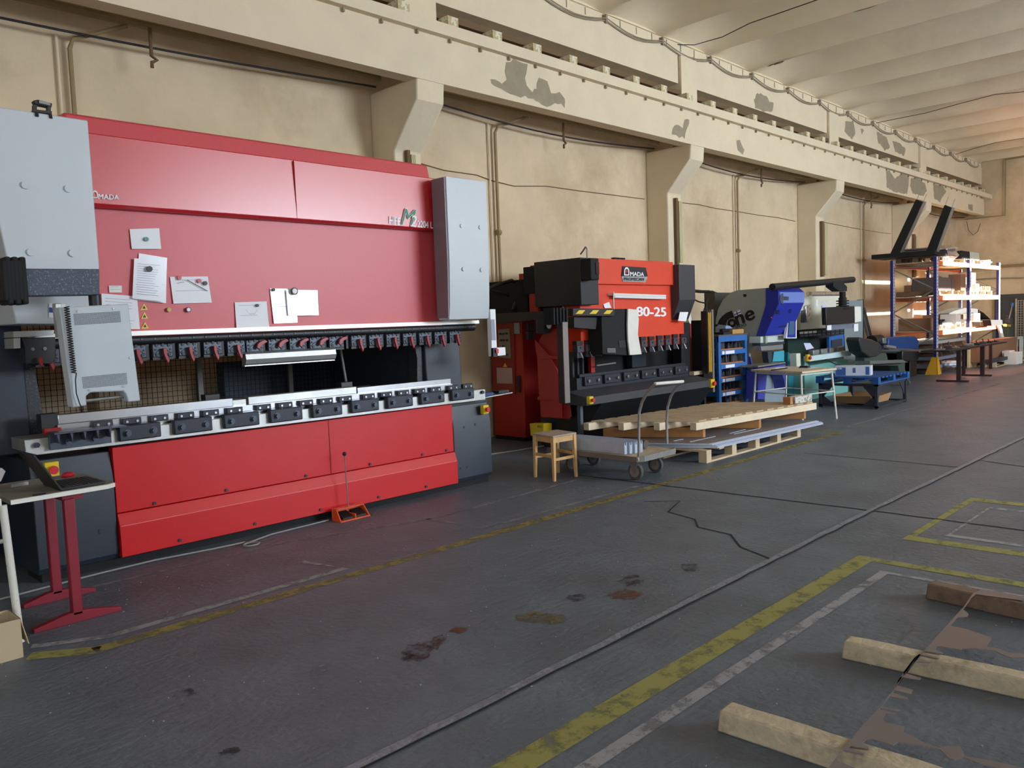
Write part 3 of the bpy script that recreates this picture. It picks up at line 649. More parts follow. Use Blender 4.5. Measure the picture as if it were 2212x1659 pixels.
# emergency stops
def estop(par, x, y, z, s=.06, face='y', n='emergency_stop'):
    if face == 'y':
        g = MB().box(x-s/2, x+s/2, y-.05, y, z-s*.6, z+s*.6); o = g.build(n, yel, par, bevel=.006, label='yellow emergency stop box')
        g = MB(); g.cyl((x, y-.05, z), (x, y-.07, z), s*.2, 12); g.cyl((x, y-.07, z), (x, y-.085, z), s*.33, 16); g.build('button', redp, o, label='red push button')
    return o
qq = P(108,1013,'y',5.95); estop(m1, qq.x, 5.95, qq.z, .085)
qq = P(1043,884,'y',5.95); estop(m1, qq.x, 5.95, qq.z, .075)
# fixture on the right side: white labelled pad
g = MB(); g.prism(xz([(1059,668),(1070,668),(1074,770),(1063,770)], 5.72), (0, .05, 0)); g.build('instruction_strip', white, m1)
g = MB(); g.prism(xz([(1060,690),(1068,690),(1071,735),(1062,735)], 5.716), (0, -.002, 0)); g.build('strip_print', mat('grey_print', (150,156,170), .6), m1)
g = MB(); g.prism(xz([(1061,752),(1070,751),(1070,769),(1061,770)], 5.7), (0, -.03, 0)); g.build('strip_bracket', blk, m1)
g = MB(); g.prism(xz([(1069,751),(1087,750),(1088,767),(1071,769)], 5.69), (0, -.03, 0)); o = g.build('red_white_box', white, m1, bevel=.003)
MB().prism(xz([(1071,754),(1077,754),(1077,763),(1072,763)], 5.658), (0, -.002, 0)).build('box_mark', redp, o)
for k, (px, py) in enumerate([(311,663),(312,682),(313,703)]):
    a = [P(px-8,py+7,'y',5.986), P(px+8,py+6,'y',5.986), P(px,py-8,'y',5.986)]
    g = MB(); g.prism(a, (0, -.001, 0)); o = g.build('warning_triangle', yel, m1)
    c = sum(a, Vector())/3; MB().quad([c+(p-c)*.45+Vector((0, -.003, 0)) for p in a]).build('warning_symbol', ink, o, recalc=False)
# ---------------------------------------------------------------- papers and magnets held on the ram
YPAP = 5.982
def paper(pts, label, m=white, lines=0, Y=YPAP, name='paper_sheet', cat='paper', curl=.012, marks=()):
    q = [P(x, y, 'y', Y) for x, y in pts]; g = MB(); n = 8
    vs = []; 
    for j in range(n+1):
        for i in range(n+1):
            u, v = i/n, j/n
            top = q[0]*(1-u)+q[1]*u; bot = q[3]*(1-u)+q[2]*u; p = top*(1-v)+bot*v
            p.y = Y-.001-curl*(v**2)*(.5+.5*u); vs.append(p)
    g.add(vs, [(j*(n+1)+i, j*(n+1)+i+1, (j+1)*(n+1)+i+1, (j+1)*(n+1)+i) for j in range(n) for i in range(n)], 0, True)
    for x0, y0, x1, y1, w_ in marks:
        p0, p1 = P(x0, y0, 'y', Y-.006), P(x1, y1, 'y', Y-.006); g.quad([(p0.x, Y-.008-curl*.6, p0.z), (p1.x, Y-.008-curl*.6, p1.z), (p1.x, Y-.008-curl*.6, p1.z-w_), (p0.x, Y-.008-curl*.6, p0.z-w_)], 2)
    for k in range(lines):
        v = .12+.8*k/max(1, lines); a = q[0]*(1-v)+q[3]*v; b = q[1]*(1-v)+q[2]*v; u0 = .08+random.random()*.05; u1 = .9-random.random()*.25
        p0, p1 = a+(b-a)*u0, a+(b-a)*u1; dy = -.003-curl*(v**2)
        g.quad([(p0.x, Y+dy, p0.z), (p1.x, Y+dy, p1.z), (p1.x, Y+dy, p1.z-.003), (p0.x, Y+dy, p0.z-.003)], 1)
    return g.build(name, [m, mat('faint_ink', (172,176,196), .8), ink], label=label, cat=cat, recalc=False)
paper([(280,495),(344,493),(347,538),(284,538)], 'small white blank sheet high on the red ram under a green magnet')
paper([(300,547),(361,557),(357,655),(292,648)], 'larger plastic sheet sticking out behind the written one on the red ram', plast, 10, YPAP)
paper([(290,558),(352,563),(350,652),(285,645)], 'written page in a plastic pocket under a black magnet', plast, 14, YPAP-.016)
paper([(367,598),(449,597),(456,654),(374,656)], 'white drawing sheet with an angled line held by three magnets', white, 2, marks=((403,604,447,628,.006),(381,612,386,612,.002),(386,610,397,609,.002)))
paper([(507,653),(576,651),(580,706),(510,708)], 'white sketch sheet low on the red ram near the middle', white, 2, marks=((530,668,537,678,.002),(537,678,549,678,.002),(549,678,555,668,.002)))
paper([(583,623),(640,624),(641,697),(591,699)], 'crumpled plastic pocket with handwriting hanging left of the larger one', plast, 2, YPAP)
paper([(618,626),(686,627),(687,681),(622,682)], 'wide glossy plastic pocket under the big round magnet', plast, 0, YPAP-.016)
paper([(219,634),(296,640),(302,711),(222,711)], 'tall white instruction sheet beside the yellow warning triangles', white, 9, YPAP-.001, curl=.002)
paper([(235,617),(263,617),(263,632),(236,632)], 'little cream note above the tall instruction sheet', white2, 2, YPAP, curl=.001)
def magnet(px, py, r, m, label, Y=YPAP-.006, two=None):
    q = P(px, py, 'y', Y); g = MB(); g.cyl((q.x, Y, q.z), (q.x, Y-.014, q.z), r, 18)
    if two: g.cyl((q.x, Y-.014, q.z), (q.x, Y-.0145, q.z), r*.7, 18, 1)
    return g.build('magnet', [m, two or m], label=label, cat='magnet')
magnet(315,517,.016, greenmag, 'round green magnet on the top blank sheet')
magnet(322,581,.02, blk, 'black magnet on the written page', YPAP-.03)
magnet(386,600,.016, pinkish, 'red magnet at upper left of the angled line drawing')
magnet(429,607,.016, pinkish, 'red magnet at upper right of the angled line drawing')
magnet(442,612,.016, blk, 'black magnet beside a red one on the angled line drawing')
magnet(364,669,.016, mat('magnet_yellow', (196,160,70), .4), 'mustard yellow magnet alone on the red ram', YPAP)
magnet(406,669,.019, mat('magnet_brown', (70,40,44), .4), 'dark brown magnet alone with a white centre', YPAP, wink)
magnet(555,660,.012, blk, 'tiny black magnet on the low sketch sheet', YPAP-.008)
magnet(590,626,.012, blk, 'tiny black magnet at the corner of the crumpled pocket', YPAP-.008)
magnet(635,629,.03, blk, 'big round black magnet with a white face', YPAP-.03, wink)
q = P(402,594,'y',6.1); q2 = P(447,627,'y',6.1)
# clip-on lamp above left cover
g = MB(); r = thing('clamp_lamp', 'small black clip-on lamp standing on top of the light grey left cover', 'lamp', P(93,238,'y',5.66))
MB().prism(xz([(72,217),(82,215),(113,223),(112,232),(106,231),(76,225)], 5.7), (0, .05, 0)).build('head', blk, r, bevel=.004)
MB().prism(xz([(84,217),(108,222),(108,228),(84,223)], 5.695), (0, -.004, 0)).build('lens', mat('lamp_lens', (150,150,146), .2), r)
g = MB(); g.prism(xz([(73,226),(80,226),(80,238),(73,238)], 5.7), (0, .04, 0)); g.prism(xz([(103,230),(110,231),(110,242),(104,241)], 5.7), (0, .04, 0)); g.prism(xz([(73,236),(112,240),(112,246),(73,241)], 5.69), (0, .05, 0)); g.build('bracket', blk, r)
g = MB(); g.prism(xz([(76,241),(83,242),(84,252),(77,251)], 5.65), (0, .01, 0)); g.prism(xz([(106,245),(112,246),(114,256),(108,255)], 5.65), (0, .01, 0)); g.build('clip', blkm, r)
# foot pedal
r = thing('foot_pedal', 'orange guarded double foot pedal with tall thin handle in front of the red press brake', 'pedal', (3.93, 5.78, 0))
fx, fy = 3.93, 5.74
g = MB(); g.prism([(fx-.15, fy, 0), (fx-.15, fy+.13, 0), (fx-.14, fy+.13, .1), (fx-.14, fy+.08, .1)], (.012, 0, 0)); g.prism([(fx+.14, fy, 0), (fx+.14, fy+.13, 0), (fx+.13, fy+.13, .1), (fx+.13, fy+.08, .1)], (.012, 0, 0))
g.box(fx-.15, fx+.15, fy+.12, fy+.135, 0, .1); g.box(fx-.135, fx+.135, fy+.07, fy+.135, .09, .102); g.box(fx-.15, fx+.15, fy, fy+.13, 0, .012); g.box(fx-.006, fx+.006, fy, fy+.1, .01, .05); g.build('guard', shoe_o, r, bevel=.003)
for s in (-1, 1): MB().hexa([(fx+s*.066-.05, fy+.015, .014), (fx+s*.066+.05, fy+.015, .014), (fx+s*.066+.05, fy+.115, .014), (fx+s*.066-.05, fy+.115, .014), (fx+s*.066-.05, fy+.015, .03), (fx+s*.066+.05, fy+.015, .03), (fx+s*.066+.05, fy+.115, .07), (fx+s*.066-.05, fy+.115, .07)]).build('pedal_plate', blk, r)
MB().cyl((fx-.01, fy+.09, .1), (fx-.02, fy+.09, .55), .005, 8).build('handle_rod', tube_g, r)
MB().ball((fx-.02, fy+.09, .555), .018).build('knob', blk, r)
g = MB(); pts = [(.2, 6.3, .01), (.9, 5.95, .01), (1.3, 5.8, .01), (1.9, 5.86, .012), (2.3, 5.88, .01), (2.7, 5.82, .01), (2.95, 5.8, .01)]
pts += [(2.95+.06*math.sin(t), 5.75-.05+.05*math.cos(t), .012) for t in [i*.6 for i in range(11)]]+[(3.2, 5.85, .01), (3.75, 5.88, .01)]
g.tube(pts, .007, 6); g.build('pedal_cable', cable_g, label='pale grey cable lying on the floor along the red press brake', cat='cable')
# ---------------------------------------------------------------- orange and black press brake
m2 = thing('press_brake', 'orange and black press brake with white digits, beside the large red one', 'press brake', (9.0, 7.0, 0))
def yz(pts, X): return [(X, P(x, y, 'x', X).y, P(x, y, 'x', X).z) for x, y in pts]
def plateX(name, pts, X, d, m, par, bevel=0, label=None): return MB().prism(yz(pts, X), (d, 0, 0)).build(name, m, par, bevel=bevel, label=label)
cab = MB().box(8.0, 8.42, 7.58, 8.18, .05, 1.74).build('electric_cabinet', dred, m2, bevel=.006, label='dark red electric cabinet')
MB().box(8.0, 8.42, 7.6, 8.16, 0, .05).build('cabinet_foot', blkm, cab)
MB().prism(yz([(1064,703),(1111,697),(1114,852),(1071,850)], 7.995), (-.012, 0, 0)).build('cabinet_door', mat('door_red', (150,44,34), .5), cab, bevel=.003)
cp_ = MB().prism(yz([(1076,712),(1101,710),(1104,774),(1078,772)], 7.98), (-.006, 0, 0)).build('control_plate', mat('control_plate', (150,136,118), .5), cab)
g = MB()
for px, py in ((1082,721),(1088,721),(1095,720),(1083,735),(1089,735),(1096,735),(1088,748),(1096,766)): q = P(px, py, 'x', 7.974); g.cyl((7.974, q.y, q.z), (7.95, q.y, q.z), .014, 10)
g.each('knob', ink, cp_)
MB().prism(yz([(1073,794),(1106,795),(1108,829),(1074,828)], 7.98), (-.003, 0, 0)).build('notice', mat('pink_notice', (196,160,156), .6), cab)
MB().prism(yz([(1091,784),(1096,793),(1087,793)], 7.98), (-.003, 0, 0)).build('warning_triangle', yel, cab)
MB().prism(yz([(1110,698),(1122,697),(1123,721),(1111,721)], 7.99), (-.004, 0, 0)).build('info_plate', mat('info_plate', (150,160,160), .5), cab)
MB().prism(yz([(1118,811),(1123,811),(1125,848),(1119,846)], 7.99), (-.02, 0, 0)).build('door_handle', blk, cab, bevel=.004)
for py in (700, 719): 
    q = P(1143, py+5, 'y', 7.575); MB().box(q.x-.07, q.x+.07, 7.53, 7.578, q.z-.06, q.z+.05).build('socket', mat('socket_grey', (92,92,92), .5), cab, bevel=.008)
# frames and covers
MB().box(8.42, 8.5, 6.75, 8.0, .3, 2.3).build('side_frame', dred, m2)
MB().box(10.9, 11.16, 6.95, 7.1, .0, 1.52).build('side_frame', blkm, m2)
MB().box(7.78, 8.13, 6.36, 7.12, 1.80, 2.375).build('left_cover', blk, m2, bevel=.006, label='black left cylinder cover')
MB().box(7.83, 8.4, 7.12, 7.36, 1.98, 2.33).build('rear_box', blkm, m2, bevel=.004)
MB().box(7.9, 8.4, 7.36, 8.1, 1.72, 2.18).build('rear_box', blkm, m2, bevel=.004)
MB().box(7.84, 7.88, 7.125, 7.28, 1.72, 1.98).build('frame_strip', dred, m2)
front = MB(); front.box(7.9, 10.25, 6.48, 6.75, 1.22, 2.06); ramp = front.build('ram', orange, m2, bevel=.004, label='orange ram plate')
up = MB().box(8.13, 9.93, 6.43, 6.75, 2.06, 2.385).build('fascia', orange, m2, bevel=.006, label='orange upper fascia')
MB().box(8.12, 10.4, 6.75, 7.5, 2.0, 2.37).build('frame_head', dred, m2)
g = MB(); g.prism([(9.93, 6.34, 2.345), (9.93, 6.34, 1.85), (9.93, 6.46, 1.58), (9.93, 6.62, 1.55), (9.93, 6.95, 1.55), (9.93, 6.95, 2.345)], (.42, 0, 0)); rc2 = g.build('right_cover', mat('charcoal_enamel', (56,58,64), .45), m2, bevel=.006, label='charcoal right cylinder cover')
MB().prism(xz([(1469,674),(1487,674),(1482,694),(1465,693)], 6.37), (0, .004, 0)).build('notice', white, rc2)
# fascia badge
b1 = MB().prism(xz([(1344,575),(1394,578),(1398,597),(1342,597)], 6.428), (0, -.01, 0)).build('badge', blk, up, label='black badge with emblem')
b2 = MB().prism(xz([(1342,597),(1398,598),(1393,610),(1345,608)], 6.428), (0, -.008, 0)).build('badge_base', mat('badge_silver', (176,178,182), .35, .5), up)
text('MADA', P(1361,596,'y',6.41), P(1391,597,'y',6.41), P(1361,587,'y',6.41), wink, b1, 'lettering', .03)
arch(P(1348,595,'y',6.41), P(1359,595,'y',6.41), P(1348,577,'y',6.41), wink, b1, inner=redp)
text('PROMECAM', P(1348,606,'y',6.412), P(1391,607,'y',6.412), P(1348,599,'y',6.412), blk, b2, 'lettering', .03)
text('80-25', P(1374,683,'y',6.477), P(1439,684,'y',6.477), P(1374,662,'y',6.477), wink, ramp, 'lettering', .035)
g = MB(); 
lt = MB().prism(xz([(1324,633),(1439,637),(1439,641),(1324,638)], 6.4), (0, .08, 0)).build('lamp_housing', white2, m2, label='white strip lamp housing')
a, b = P(1326,641,'y',6.42), P(1437,644,'y',6.42); MB().cyl((a.x, 6.42, a.z), (b.x, 6.42, b.z), .018, 10).build('lamp_tube', white, lt)
a, b = P(1325,630,'y',6.3), P(1326,731,'y',6.3); MB().cyl((a.x, 6.3, a.z), (b.x, 6.3, b.z), .009, 8).build('hanging_rod', tube_g, m2)
# punch holders
def holder(px, Y=6.47, y0=0, h=1, up_=False):
    q = P(px, y0, 'y', Y); x = q.x; z = q.z; w_ = .125
    o = MB().box(x, x+w_, Y-.03, Y+.05, z-.095, z-.01).build('punch_holder', mat('holder_grey', (70,72,78), .5, .3), m2, bevel=.004)
    g = MB(); g.box(x, x+w_, Y-.02, Y+.05, z-.005, z+.045); g.build('holder_block', blk, o)
    MB().box(x+.01, x+w_-.01, Y-.015, Y+.04, z-.165, z-.098).build('punch_segment', mat('holder_grey2', (58,60,66), .45, .3), o)
    MB().cyl((x+.06, Y-.03, z-.1), (x+.08, Y-.05, z-.17), .007, 6).build('lever', tube_g, o)
    MB().cyl((x+.06, Y-.032, z-.04), (x+.06, Y-.036, z-.04), .012, 8).build('screw', blkm, o)
    return o
for px, py in ((1243,745),(1263,743),(1283,741),(1382,735),(1400,734),(1418,732),(1435,731),(1452,729),(1469,728)): holder(px, y0=py)
# bed
MB().box(7.72, 10.25, 6.42, 6.62, .68, .9).build('bed', dgun, m2, bevel=.003)
bc = None
for k in range(6):
    x = 7.83+.405*k
    if bc is None:
        bc = MB().box(x, x+.32, 6.38, 6.42, .80, .915).build('die_clamp', dgun, m2, bevel=.006)
        g = MB(); g.cyl((x+.06, 6.38, .86), (x+.06, 6.355, .86), .02, 8); g.cyl((x+.25, 6.38, .86), (x+.25, 6.355, .86), .02, 8); g.each('clamp_bolt', steel, bc)
    else: c = copy_tree(bc, m2); c.location = (.405*k, 0, 0)
MB().box(7.8, 10.2, 6.44, 6.5, .9, .945).build('lower_die', dgun, m2)
g = MB(); g.prism([(7.5, 6.1, .60), (7.5, 6.1, .695), (7.5, 6.42, .76), (7.5, 6.42, .60)], (2.88, 0, 0)); g.build('apron_shelf', mat('worn_apron', (58,60,66), .6, var=.15, scale=12), m2, bevel=.004)
g = MB(); g.prism([(7.78, 6.1, .6), (7.78, 6.34, .28), (7.78, 6.34, .0), (7.78, 7.1, .0), (7.78, 7.1, .6)], (2.58, 0, 0)); g.build('lower_body', blk, m2)
MB().box(7.6, 7.65, 6.28, 6.33, 0, .68).build('shelf_post', mat('post_grey', (84,92,102), .5), m2)
MB().box(8.6, 11.3, 7.2, 7.3, .6, 1.5).build('back_panel', blkm, m2)
MB().box(9.75, 10.1, 7.05, 7.15, .9, 1.6).build('back_gauge_column', navy, m2)
for i, x in enumerate((8.1, 8.2, 8.3, 8.42)): MB().box(x, x+.035, 6.8, 6.9, .85, 1.22+.01*i).build('gauge_bar', mat('gauge_bar', (60,62,66), .5, .4), m2)
MB().cyl((8.35, 6.6, 1.02), (8.75, 6.6, 1.03), .012, 8).build('gauge_finger', tube_g, m2)
# red curved side guard
plateX('side_guard', [(1164,737),(1172,722),(1186,713),(1214,707),(1214,868),(1231,872),(1233,900),(1229,905),(1205,904),(1168,900)], 7.7, .02, mat('guard_red', (164,40,34), .5), m2, .003, 'dark red curved side guard')
plateX('side_guard_flap', [(1155,734),(1166,746),(1186,768),(1204,800),(1214,850),(1213,903),(1171,901),(1164,850),(1160,770),(1157,757)], 7.66, .015, mat('guard_red2', (176,50,48), .5), m2, .003, 'lighter red swinging guard flap')
for py in (767, 857): plateX('guard_rib', [(1161,py),(1211,py+3),(1211,py+9),(1161,py+7)], 7.645, .015, _mats['guard_red2'], m2, .003)
# swing arm, bellows and control box
MB().prism(yz([(1062,678),(1190,671),(1190,688),(1062,700)], 7.62), (.09, 0, 0)).build('swing_arm', blk, m2, bevel=.004)
for i in range(5):
    a = P(1192+i*7, 681, 'y', 6.22); g = MB(); g.box(a.x-.014, a.x+.014, 6.18, 6.34, a.z-.11, a.z+.085); g.build('bellows_fold', blkm, m2, bevel=.006)
arm2 = MB().prism(xz([(1238,666),(1328,667),(1327,683),(1238,682)], 6.2), (0, .12, 0)).build('front_arm', blk, m2, bevel=.004)
for x in (1243, 1273, 1303): MB().prism(xz([(x,678),(x+14,678),(x+21,670),(x+8,670)], 6.197), (0, -.003, 0)).build('hazard_stripe', yel, arm2)
pb = MB().prism(xz([(1299,668),(1357,667),(1360,768),(1302,765)], 6.24), (0, .22, 0)).build('control_box', blkm, m2, bevel=.006, label='black control box')
MB().prism(xz([(1311,752),(1329,752),(1330,762),(1312,762)], 6.235), (0, -.003, 0)).build('name_plate', mat('name_plate', (100,100,104), .4), pb)
MB().prism(xz([(1336,735),(1351,735),(1352,751),(1338,751)], 6.235), (0, -.003, 0)).build('hatch', blk, pb)
g = MB(); q = xz([(1357,667),(1377,669),(1380,690),(1378,722),(1386,765),(1361,767),(1357,735),(1356,700)], 6.2); g.prism(q, (0, .02, 0)); g.build('white_panel', white2, pb, label='bent white sheet on the control box')
MB().prism(xz([(1240,684),(1292,684),(1287,712),(1240,708)], 6.3), (0, .1, 0)).build('display_box', blk, m2, bevel=.005)
MB().prism(xz([(1290,685),(1297,684),(1297,716),(1282,716)], 6.42), (0, .004, 0)).build('paper_note', white, m2)
MB().prism(yz([(1157,690),(1175,689),(1176,721),(1158,719)], 7.55), (.1, 0, 0)).build('gauge_bracket', mat('dark_bracket', (44,52,54), .5), m2)
gb = MB().prism(xz([(1174,690),(1192,689),(1193,716),(1178,722),(1174,720)], 6.75), (0, .1, 0)).build('gauge_box', blk, m2)
q = P(1185,702,'y',6.74); g = MB(); g.cyl((q.x, 6.76, q.z), (q.x, 6.735, q.z), .055, 20); g.cyl((q.x, 6.735, q.z), (q.x, 6.732, q.z), .046, 20, 1); g.build('pressure_gauge', [blk, mat('gauge_face', (200,200,198), .3)], gb)
# light curtain posts
_x1 = P(1218,770,'y',6.14).x; _x2 = P(1229,770,'y',6.14).x; _y2 = P(1205,770,'x',_x1).y
lp = MB().box(_x1, _x2, 6.14, _y2, .66, 1.6); lp = lp.build('light_curtain', mat('curtain_profile', (132,124,120), .4, .3), m2, bevel=.003)
MB().box(_x1-.006, _x1, 6.145, _y2, .66, 1.6).build('curtain_backing', mat('brown_profile', (62,52,48), .5), m2)
MB().tube([(_x1+.02, 6.2, 1.6), (_x1+.02, 6.2, 1.72), (_x1+.08, 6.2, 1.78), (_x1+.14, 6.2, 1.72), (_x1+.12, 6.25, 1.62)], .008, 6).build('sensor_cable', cable_b, m2)
MB().box(10.42, 10.54, 6.2, 6.3, .78, 1.68).build('light_curtain', blk, m2)
for dx in (.012, .055): MB().box(10.43+dx, 10.455+dx, 6.19, 6.2, .80, 1.66).build('curtain_lens', mat('amber_strip', (206,160,44), .3), m2)
MB().box(10.55, 10.6, 6.2, 6.34, .5, 1.7).build('curtain_backing', _mats['curtain_profile'], m2)
MB().tube([(10.48, 6.24, 1.68), (10.48, 6.24, 1.8), (10.53, 6.24, 1.86), (10.58, 6.3, 1.8), (10.6, 6.4, 1.6)], .008, 6).build('sensor_cable', cable_b, m2)
q = P(1534,828,'y',6.12); estop(m2, q.x, 6.12, q.z, .1)
q = P(1271,864,'y',6.1); estop(m2, q.x, 6.1, q.z, .075)
q = P(1268,583,'y',6.34); o = MB().box(q.x-.1, q.x+.06, 6.2, 6.36, q.z-.13, q.z+.13).build('sensor_head', blkm, m2, bevel=.01)
MB().box(q.x-.01, q.x+.05, 6.19, 6.2, q.z-.06, q.z+.08).build('sensor_window', mat('sensor_window', (60,16,20), .1), o)
MB().tube([(q.x-.04, 6.3, q.z+.13), (q.x-.04, 6.3, q.z+.25), (q.x, 6.35, q.z+.28), (q.x+.02, 6.45, q.z+.2)], .01, 6).build('sensor_cable', tube_g, o)
for k in range(3): q = P(1328+k*8, 563, 'y', 6.7); MB().box(q.x, q.x+.07, 6.7, 6.76, 2.39, 2.44).build('top_lug', blkm, m2)
# separate things at machine 2
b = MB(); 
r = thing('sensor_box', 'small yellow box hanging below the dark red guard behind the stool', 'box', (7.5, 6.9, .2))
MB().prism(yz([(1144,915),(1174,915),(1175,943),(1146,941)], 7.55), (.1, 0, 0)).build('housing', yel, r, bevel=.005)
MB().prism(xz([(1175,915),(1192,914),(1193,944),(1175,943)], P(1174,915,'x',7.55).y), (0, .1, 0)).build('cover', yel, r, bevel=.004)
a = 7.548; text('SICK', P(1171,924,'x',a), P(1161,924,'x',a), P(1171,919,'x',a), ink, r, 'lettering', .02) if False else text('SICK', P(1161,923.5,'x',a), P(1171,924,'x',a), P(1161,919,'x',a), ink, r, 'lettering', .02)
paper([(1303,657),(1316,652),(1319,665),(1306,666)], 'torn white slip on the orange ram left of the strip lamp', white, 0, 6.47)
cg = MB(); cg.prism(xz([(1452,787),(1458,791),(1466,793),(1479,800),(1474,801),(1462,797),(1454,796)], 6.45), (0, .06, 0)); cg.build('cloth', white, label='crumpled white cloth on the bed end of the orange press brake', cat='cloth')
MB().prism([(10.27, 6.34, .762), (10.5, 6.34, .762), (10.5, 6.42, .762), (10.27, 6.42, .762)], (0, 0, .05)).build('timber_offcut', wood, label='short pine offcut on the right end of the orange press brake', cat='timber')
MB().box(10.8, 10.85, 6.5, 6.7, .0, 1.55).build('rear_post', blkm, label='black steel post behind the yellow light curtain', cat='post')
g = MB(); g.box(11.42, 11.87, 7.1, 7.7, .0, 1.5); g.build('red_cabinet', dred, label='dark red narrow cabinet between the orange press brake and tool rack', cat='cabinet', bevel=.006)
g = MB()
for i in range(9): g.box(11.42+.03*i, 11.5+.04*i, 7.12+.03*i, 7.3+.04*i, 1.5+.012*(i % 3), 1.52+.04*(i % 4)+.02)
g.build('paper_heap', white2, label='heap of torn white papers on the dark red narrow cabinet', cat='papers')
for pts, r_, lab in (([(1495,628),(1515,630),(1530,630),(1538,632),(1543,650),(1547,672)], .03, 'thick black hose bundle right of the orange press brake'), ([(1495,645),(1510,652),(1530,656),(1550,654),(1560,650)], .012, 'thin black hose sagging below the thick bundle'), ([(1538,629),(1555,636),(1570,640)], .014, 'black hose reaching from the bundle to the grey machine')):
    wire_on(pts, 'y', 7.6, 'hose', lab, r_, cable_b)
for pts, lab in (([(1045,632),(1060,622),(1085,612),(1105,606),(1115,612),(1120,628),(1116,648),(1108,670)], 'thick black hose arching left of the orange press brake'), ([(1045,623),(1065,629),(1098,638)], 'short black hose between the red and orange press brakes')):
    wire_on(pts, 'y', 7.6, 'hose', lab, .026, cable_b)
for i, (pts, lab) in enumerate((([(.0,0)], ''),)): pass
MB().tube([(5.9, 7.1, .01), (6.6, 7.25, .01), (7.3, 7.1, .01), (7.9, 7.05, .01)], .01, 6).build('floor_cable', cable_g, label='grey cable on the floor behind the stool', cat='cable')
MB().tube([(5.85, 7.5, .01), (6.3, 7.7, .01), (6.9, 7.4, .12), (7.3, 7.6, .01)], .01, 6).build('floor_cable', cable_b, label='black cable curling on the floor near the dark red cabinet', cat='cable')
# side tray of machine 1
r = thing('tool_tray', 'small steel tray with tools on the right end of the red press brake', 'tray', (5.8, 5.9, .88))
MB().prism([(5.65, 5.9, .87), (6.05, 5.9, .885), (6.05, 6.1, .885), (5.65, 6.1, .87)], (0, 0, .008)).build('tray_plate', steel2, r)
MB().box(5.68, 5.8, 5.93, 6.03, .885, .915).build('blue_tool', mat('tool_blue', (34,60,120), .4), r, label='dark blue tool')
MB().box(5.88, 6.03, 5.93, 6.03, .895, .92).build('black_tool', blk, r)
# ---------------------------------------------------------------- grey machine with blue head
m3 = thing('press_brake', 'short grey press brake with blue head and big round black lettering', 'press brake', (12.8, 7.0, 0))
XS = 12.3
body = [(1549,884),(1545,720),(1546,690),(1551,668),(1561,648),(1576,633),(1592,627),(1654,622),(1654,742),(1634,744),(1624,752),(1618,764),(1618,776),(1623,789),(1632,796),(1652,797),(1652,880)]
sp = plateX('side_plate', body, XS, .06, m3g, m3, .004, 'big grey side plate with rounded back')
plateX('side_plate', body, 13.25, .06, mat('inner_plate', (104,100,88), .6), m3, 0)
MB().box(12.36, 13.25, 7.2, 7.4, .1, 2.0).build('rear_panel', mat('inner_dark', (74,72,64), .7), m3)
plateX('throat_trim', [(1617,770),(1620,770),(1624,788),(1640,794),(1640,797),(1628,797),(1618,786)], XS-.005, .03, m3v, m3)
# logo on the plate
a = XS-.006
def lx(px, py): return P(px, py, 'x', a)
ring = MB()
oc = (1580, 698); 
outer = [(1541,706),(1545,703),(1551,701),(1556,690),(1564,681),(1574,674),(1582,671)]
inner = [(1586,686),(1580,686),(1572,690),(1568,697),(1567,703),(1541,703)]
ring.prism([lx(x, y) for x, y in [(1550,701),(1553,692),(1560,683),(1569,676),(1581,671),(1586,686),(1578,687),(1571,692),(1568,700),(1569,705),(1543,705),(1543,700)]], (-.003, 0, 0)); ring.build('emblem', blkm, sp)
g = MB(); n = 20
def ringx(cx, cy, ro, ri, m, k0=0, k1=20, nm='emblem', par=sp):
    g = MB()
    for k in range(k0, k1):
        t0, t1 = 2*math.pi*k/20, 2*math.pi*(k+1)/20
        g.quad([lx(cx+ro*math.cos(t0), cy+ro*math.sin(t0)), lx(cx+ro*math.cos(t1), cy+ro*math.sin(t1)), lx(cx+ri*math.cos(t1), cy+ri*math.sin(t1)), lx(cx+ri*math.cos(t0), cy+ri*math.sin(t0))])
    o = g.build(nm, m, par, recalc=False); return o
ringx(1581, 698, 9.5, 4, blkm)
text('ne', lx(1592,705), lx(1633,688), lx(1586,684), blkm, sp, 'lettering', .03)
text('800', lx(1590,710), lx(1613,704), lx(1588,704), blkm, sp, 'lettering', .0)
MB().prism([lx(*p) for p in ((1585,675),(1598,669),(1601,678),(1588,683))], (-.002, 0, 0)).build('flag', white, sp)
MB().prism([lx(*p) for p in ((1586,679),(1599.5,673),(1600,675),(1587,681))], (-.004, 0, 0)).build('flag_cross', m3b, sp); MB().prism([lx(*p) for p in ((1590,673),(1592,672),(1595,681),(1593,682))], (-.004, 0, 0)).build('flag_cross', m3b, sp)
for px, py in ((1609,638),): ringx(px, py, 3.6, 0, blkm, nm='round_hole'); ringx(px, py-1.5, 3, 0, white, 10, 20, nm='round_hole')
